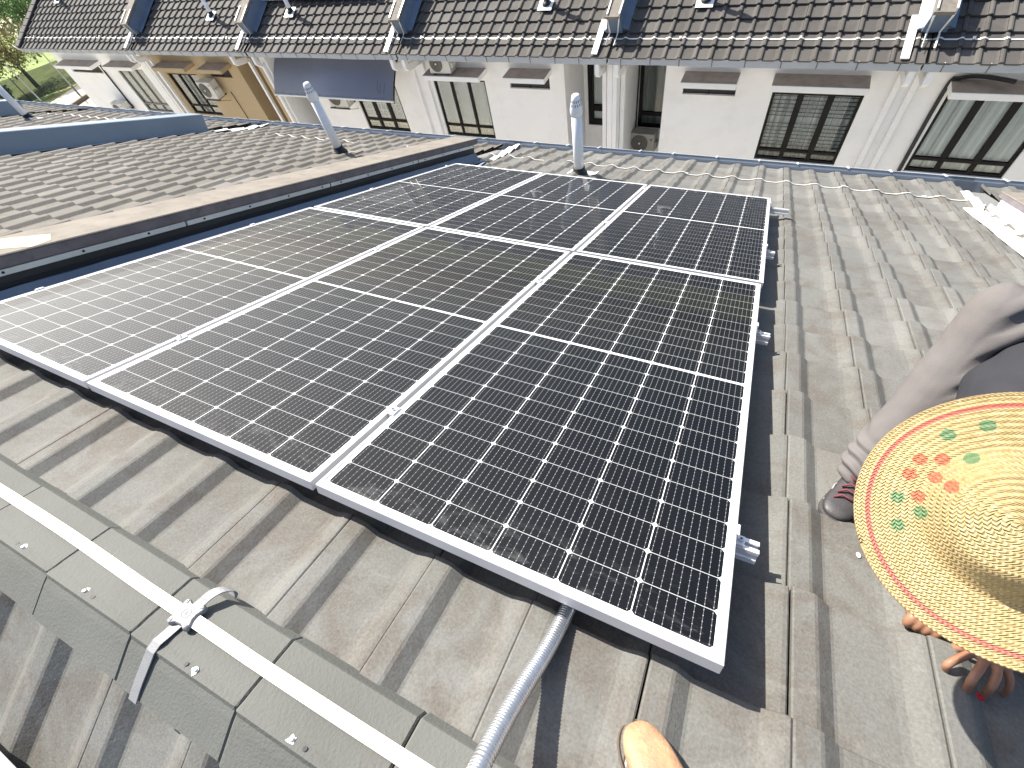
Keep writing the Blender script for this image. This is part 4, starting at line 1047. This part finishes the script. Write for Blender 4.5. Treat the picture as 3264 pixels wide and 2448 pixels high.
def nail(c, nrm, ln, w_, par=person, mat=NAIL):
    c = P(*c); nrm = (P(*nrm) - P(0, 0, 0)).normalized(); ln = (P(*ln) - P(0, 0, 0)).normalized(); s_ = nrm.cross(ln).normalized(); mb = MB()
    mb.add([c + ln * w_ * 1.25 * sin(a) + s_ * w_ * cos(a) - nrm * .0012 for a in [i * pi / 6 for i in range(12)]] + [c + ln * w_ * .9 * sin(a) + s_ * w_ * .75 * cos(a) + nrm * .0012 for a in [i * pi / 6 for i in range(12)]] + [c + nrm * .0018],
           [(i, (i + 1) % 12, 12 + (i + 1) % 12, 12 + i) for i in range(12)] + [(12 + i, 12 + (i + 1) % 12, 24) for i in range(12)])
    return mb.build('fingernail', mat, par, smooth=True)
nail((3.643, .267, -.128), (-.62, -.70, .35), (.45, .25, -.8), .0055); nail((3.665, .2372, -.131), (-.15, -.95, .3), (.15, -.1, -1), .0058); nail((3.657, .333, -.118), (-.75, -.45, .5), (-.1, .1, -1), .0055); nail((3.628, .353, -.126), (-.5, -.7, .5), (-.3, -.5, -.7), .005)
# trousers
def fold(w):
    u = w.x; n = -(0) + (w.y * ST + w.z * CT); v = w.y * CT - w.z * ST
    q = Vector((u, v, n)); f = .004 * noise.noise(q * 9) + .0022 * noise.noise(q * 26)
    k = min(1, max(0, (u - 3.575 - .12 * n) / .05)) * min(1, max(0, (n - .0) / .1))        # folds behind the knee
    wv = 120 * (n * .75 - .65 * (u - 3.6) + .2 * v) + 5 * noise.noise(q * 5)
    f += .015 * k * (abs(sin(wv)) ** .6 * (1 if sin(wv) > 0 else -1)) * (.7 + .9 * noise.noise(q * 4 + Vector((7, 0, 0))))
    c = min(1, max(0, (.10 - n) / .08))                                                     # bunched cuff
    f += .0065 * c * sin(150 * n + 22 * u + 3 * noise.noise(q * 12))
    return f
mb = MB()
capsule(mb, [(3.93, 1.24, .17), (3.80, 1.10, .33), (3.672, .985, .425)], [.135, .105, .085], 20)
capsule(mb, [(3.672, .985, .42), (3.63, .945, .25), (3.575, .885, .10), (3.530, .825, -.005), (3.512, .80, -.045)], [.086, .078, .069, .062, .058], 22)
capsule(mb, [(3.93, 1.24, .17), (4.05, 1.02, .33), (4.09, .87, .42)], [.135, .105, .085], 18); capsule(mb, [(4.09, .87, .42), (4.09, .88, .2), (4.055, .75, -.045)], [.086, .072, .058], 18)
tro = fused(mb, 'trousers', cloth_mat('grey_work_trousers', (.150, .139, .136)), person, .006, 5, disp=fold)
mb = MB(); pp = [(3.595, .945, .395), (3.572, .915, .27), (3.520, .858, .11), (3.478, .805, .0)]
mb.tube([P(*p) for p in catmull(pp, .02)], .0022, 6); mb.build('side_seam', cloth_mat('seam_grey', (.17, .15, .145)), tro)
# dark top with short sleeves
def fold2(w):
    return .006 * noise.noise(w * 7) + .004 * sin(w.x * 40 + w.y * 25 + w.z * 30)
mb = MB()
capsule(mb, [tuple(nk + Vector((.02, .05, .0))), tuple(chest), (3.84, .98, .27), tuple(hip + Vector((0, 0, .02)))], [.085, .158, .165, .168], 22)
capsule(mb, [tuple(shl + Vector((.05, .02, .0))), (3.575, .52, .12), (3.60, .53, .05)], [.085, .066, .058], 16); capsule(mb, [tuple(shr + Vector((-.05, .02, .0))), (3.86, .47, .12), (3.845, .465, .05)], [.085, .066, .058], 16)
fused(mb, 'dark_top', cloth_mat('dark_grey_top', (.035, .036, .042), dirt=(.06, .05, .055)), person, .008, 5, disp=fold2)
# shoe: lugged dark trainer with laces
def shoe(toe, heel, par, mat_u, mat_s, name='shoe', w_=.047, hgt=.075):
    toe, heel = Vector(toe), Vector(heel); d = (toe - heel); ln = d.length; f = d.normalized(); s_ = Vector((0, 0, 1)).cross(f).normalized(); up = f.cross(s_)
    if up.z < 0: up = -up
    def ring(t, wd, z0, z1, sq=.75):
        out = []
        for k in range(20):
            a = 2 * pi * k / 20; cx, cz = cos(a), sin(a)
            x = wd * abs(cx) ** sq * (1 if cx > 0 else -1); z = (z0 + z1) / 2 + (z1 - z0) / 2 * abs(cz) ** sq * (1 if cz > 0 else -1)
            out.append(P(*(heel + f * ln * t + s_ * x + up * z)))
        return out
    prof = [(-.02, .55, .018, .05), (.02, .78, .013, hgt), (.15, .86, .012, hgt * 1.25), (.32, .88, .012, hgt * 1.3), (.48, .94, .012, hgt * 1.02), (.64, 1.0, .012, hgt * .80), (.80, .98, .012, hgt * .66), (.92, .82, .013, hgt * .55), (.985, .52, .016, hgt * .42), (1.005, .2, .02, hgt * .3)]
    mb = MB(); mb.loft([ring(t, w_ * k, a, b_) for t, k, a, b_ in prof]); sh = mb.build(name, mat_u, par, smooth=True, recalc=True, sub=1)
    mb = MB(); mb.loft([ring(t, w_ * k * 1.07, -.001, .019, .45) for t, k in ((-.035, .5), (0, .8), (.15, .9), (.45, .9), (.66, 1.0), (.84, .97), (.95, .78), (1.015, .42), (1.03, .15))]); mb.build('sole', mat_s, sh, recalc=True, bevel=.002)
    return sh, (heel, f, s_, up, ln)
sh, (hl, f_, s_, up, ln) = shoe((3.452, .650, -.150), (3.560, .872, -.142), person, mk('dark_trainer_leather', (.042, .038, .040), .5, var=.3, scale=22, bump=.3), mk('trainer_sole', (.06, .055, .055), .8))
LC = mk('maroon_shoelace', (.16, .035, .045), .8); GL = mk('grey_shoe_trim', (.34, .32, .32), .7)
for i in range(4):
    t_ = .50 + .085 * i; z = .084 - .0085 * i; q = hl + f_ * ln * t_ + up * z
    mb = MB(); mb.tube([P(*(q - s_ * .026 + f_ * .012 - up * .010)), P(*(q - s_ * .01 + up * .004)), P(*(q + s_ * .012 + up * .004)), P(*(q + s_ * .026 - f_ * .010 - up * .010))], .0032, 7); mb.build('lace', LC, sh, smooth=True)
for i in (-1, 1):
    q = hl + f_ * ln * .55 + up * .088
    mb = MB(); mb.tube([P(*(q + s_ * i * (.004 + .024 * sin(a) * 1.0) + f_ * (.02 * cos(a) - .02) + up * (.012 * sin(a)))) for a in [k * pi / 8 for k in range(9)]], .0028, 7); mb.build('lace', LC, sh, smooth=True)
    mb = MB(); mb.tube([P(*(hl + f_ * ln * t_ + s_ * i * wd + up * z)) for t_, wd, z in ((.40, .036, .07), (.52, .040, .05), (.62, .043, .056), (.72, .040, .036), (.80, .044, .022))], .0022, 6); mb.build('shoe_piping', GL, sh)
shoe((4.02, .58, -.150), (4.075, .80, -.142), person, sh.data.materials[0], bpy.data.materials['trainer_sole'])

# straw hat: coiled plait, red braid ring, red and green painted dots
def hat_mat():
    m, nt, b = new_mat('plaited_straw'); tc = nd(nt, 'TexCoord').outputs['Object']; sx = nd(nt, 'SeparateXYZ'); nt.links.new(tc, sx.inputs[0])
    x, y, z = [N(nt, k) for k in sx.outputs]
    r = ((x * x) + (y * y)).op('SQRT'); th = y.op('ARCTAN2', x)
    row = r / .0088; fr_ = row.fract(); idx = row.op('FLOOR')
    ph = th * r * (1 / .0062)
    ch = (ph + (fr_ - .5).abs() * 1.25 + idx * .37)
    a = (ch.fract() - .5).abs() * 2.0                       # plait strands: zigzag within each row
    prof = (fr_ - .5).abs() * 2.0
    hgt = (a * .9 + ((prof * prof * prof) * -.55) + 1.0)
    bp = nd(nt, 'Bump'); bp.inputs['Strength'].default_value = 1.0; bp.inputs['Distance'].default_value = .0026; nt.links.new(hgt.k, bp.inputs['Height']); nt.links.new(bp.outputs[0], b.inputs['Normal'])
    nz = tex(nt, tc, 120, 4, .7)
    c = ramp(nt, nz, [(.3, (.38, .265, .12)), (.55, (.52, .39, .19)), (.8, (.66, .55, .34))])
    c = mix(nt, (((prof * prof * prof * prof) * .16) + (a.lt(.14) * .22)), c, (.34, .23, .09))
    at = nd(nt, 'Attribute', attribute_name='paint'); av = nd(nt, 'SeparateColor'); nt.links.new(at.outputs['Color'], av.inputs[0])
    rag = N(nt, tex(nt, tc, 260, 4, .7)) - .5
    red = (N(nt, av.outputs[0]) + rag * .55).gt(.5); grn = (N(nt, av.outputs[1]) + rag * .6).gt(.5)
    c = mix(nt, red * .72, c, (.52, .07, .05)); c = mix(nt, grn * .76, c, (.04, .20, .10))
    ringm = (r - .1772).abs().lt(.0038)
    c = mix(nt, ringm * .85, c, (.52, .11, .10))
    nt.links.new(c, b.inputs['Base Color']); b.inputs['Roughness'].default_value = .48; b.inputs['Specular IOR Level'].default_value = .45
    return m
HR = .1950; seg = 300; rows = []
def hz(r, a):
    crown = .082
    if r < .058: z = crown - .016 * (r / .058) ** 2.4
    elif r < .118: t = (r - .058) / .060; z = (crown - .016) * (1 - (t * t * (3 - 2 * t)))
    else: z = 0
    if r > .1: z += -.010 * (r - .1) / .11 + .006 * sin(2 * a + .6) * ((r - .1) / .11) ** 2 + .003 * sin(5 * a) * ((r - .1) / .11) ** 2
    q = (r / .0088) % 1; z += .0005 * (1 - (2 * q - 1) ** 2)
    return z
rs = [.001] + [i * .00236 for i in range(1, int(HR / .00236) + 1)]
mb = MB()
mb.loft([[(r * cos(2 * pi * k / seg), r * sin(2 * pi * k / seg), hz(r, 2 * pi * k / seg)) for k in range(seg)] for r in rs] +
        [[(r * cos(2 * pi * k / seg), r * sin(2 * pi * k / seg), hz(r, 2 * pi * k / seg) - .0035) for k in range(seg)] for r in rs[::-1][::3]], caps=True)
hat = mb.build('straw_hat', hat_mat(), None, smooth=True)
ca = hat.data.color_attributes.new('paint', 'FLOAT_COLOR', 'POINT')
RED = [(.9 * a, .9 * b_) for a, b_ in ((.082, -.13), (.053, -.122), (.105, -.108), (.072, -.094), (.055, -.072), (.106, -.068))]; GRN = [(.9 * a, .9 * b_) for a, b_ in ((.031, -.162), (-.022, -.163), (.016, -.114), (.136, -.072), (.112, -.04), (.152, -.025))]
for i, v in enumerate(hat.data.vertices):
    def dd(L_, r0): return max([0] + [1.0 - max(0, sqrt((v.co.x - a) ** 2 + ((v.co.y - b_) * 1.0) ** 2) / r0 - .5) for a, b_ in L_])
    ca.data[i].color = (dd(RED, .0098), dd(GRN, .0098), 0, 1)
# hat axes: x along HE1, z along the hat normal, y completes (so plane y is flipped in the dot lists)
e1w, nw = P(*HE1) - P(0, 0, 0), P(*HN_) - P(0, 0, 0); e1w.normalize(); nw.normalize(); e2w = nw.cross(e1w)
mw = Matrix((e1w, e2w, nw)).transposed().to_4x4(); mw.translation = P(*HC)
hat.parent = person; hat.matrix_parent_inverse = Matrix.Identity(4)
hat.matrix_basis = Matrix.Translation(-ORG[person.name]) @ mw
mb = MB(); k = [(HR * cos(2 * pi * i / 60), HR * sin(2 * pi * i / 60), hz(HR, 2 * pi * i / 60) - .001) for i in range(61)]
mb.tube(k, .0032, 8); rim = mb.build('rim_binding', hat.data.materials[0], None, smooth=True); rim.parent = hat

# red cap held by the ring finger
t = thing('red_pen_cap', 'small bright red cap held under the ring finger of the open hand', 'cap', (3.699, .253, -.138), roof=True)
mb = MB(); mb.tube([(3.693, .2525, -.1365), (3.706, .2555, -.1365)], .0075, 14); mb.build('cap_body', mk('red_plastic', (.62, .012, .03), .35), t, bevel=.001)
mb = MB(); mb.tube([(3.694, .2505, -.1295), (3.705, .253, -.1295)], .0016, 6); mb.build('cap_clip', bpy.data.materials['red_plastic'], t)

# photographer's boot
t = thing('work_boot', 'worn tan leather boot toe standing on the tiles at the bottom of the photo', 'boot', (3.12, -.18, -.15), roof=True)
BT = mk('tan_boot_leather', (.46, .27, .15), .55, var=.25, scale=14, bump=.5, bscale=130, dirt=(.20, .13, .09), dscale=22, damt=.6); BS = mk('boot_welt', (.42, .38, .33), .8, var=.2, scale=40, dirt=(.12, .1, .08), dscale=40)
toe, heel = Vector((3.047, -.118, -.147)), Vector((3.235, -.325, -.147)); f_ = (toe - heel).normalized(); s_ = Vector((0, 0, 1)).cross(f_).normalized(); ln = (toe - heel).length
def bring(t_, wd, z0, z1, sq=.8, off=0):
    out = []
    for k in range(24):
        a = 2 * pi * k / 24; cx, cz = cos(a), sin(a)
        p = heel + f_ * (ln * t_) + s_ * (off + wd * abs(cx) ** sq * (1 if cx > 0 else -1)) + Vector((0, 0, (z0 + z1) / 2 + (z1 - z0) / 2 * abs(cz) ** sq * (1 if cz > 0 else -1)))
        out.append((p - Vector((0, 0, 0))))
    return out
mb = MB(); mb.loft([bring(t_, w_, a, b_) for t_, w_, a, b_ in ((-.02, .020, .03, .10), (.0, .033, .016, .15), (.12, .038, .016, .155), (.30, .040, .016, .12), (.46, .043, .016, .092), (.60, .0475, .016, .077), (.74, .0475, .016, .066), (.85, .043, .017, .058), (.93, .033, .019, .049), (.975, .020, .022, .040), (.985, .006, .027, .034))])
mb.build('boot_upper', BT, t, smooth=True, recalc=True, sub=1)
mb = MB(); mb.loft([bring(t_, w_, 0, .017, .5) for t_, w_ in ((-.05, .02), (-.02, .036), (.12, .042), (.4, .043), (.62, .0525), (.78, .052), (.9, .043), (.97, .03), (1.01, .012))]); mb.build('sole', BS, t, recalc=True, bevel=.003)
rg = []
for t_, w_ in ((.35, .0445), (.5, .049), (.62, .0515), (.76, .0512), (.86, .0465), (.93, .038), (.98, .025), (1.0, .008)): rg.append(heel + f_ * (ln * t_) + s_ * w_ + Vector((0, 0, .019)))
rg2 = [p - s_ * 2 * ((p - heel).dot(s_)) for p in rg[::-1]]
mb = MB(); mb.tube(catmull(rg + rg2, .008), .0028, 6); mb.build('welt_stitching', mk('welt_dark', (.10, .07, .05), .8), t)

# small litter
for (u, v, nm, lab, r0) in ((3.512, .543, 'paint_chip', 'small white oval chip lying on the tile left of the straw hat', .006),):
    t = thing(nm, lab, 'chip', (u, v, surf(u, v)), roof=True); mb = MB(); z = surf(u, v) + .001
    mb.loft([[(u + r0 * k * cos(a), v + r0 * 1.7 * k * sin(a), z + dz) for a in [i * pi / 6 for i in range(12)]] for k, dz in ((1, 0), (.9, .002), (.4, .003))]); mb.build('chip_body', MT['whitestrip'], t, smooth=True)
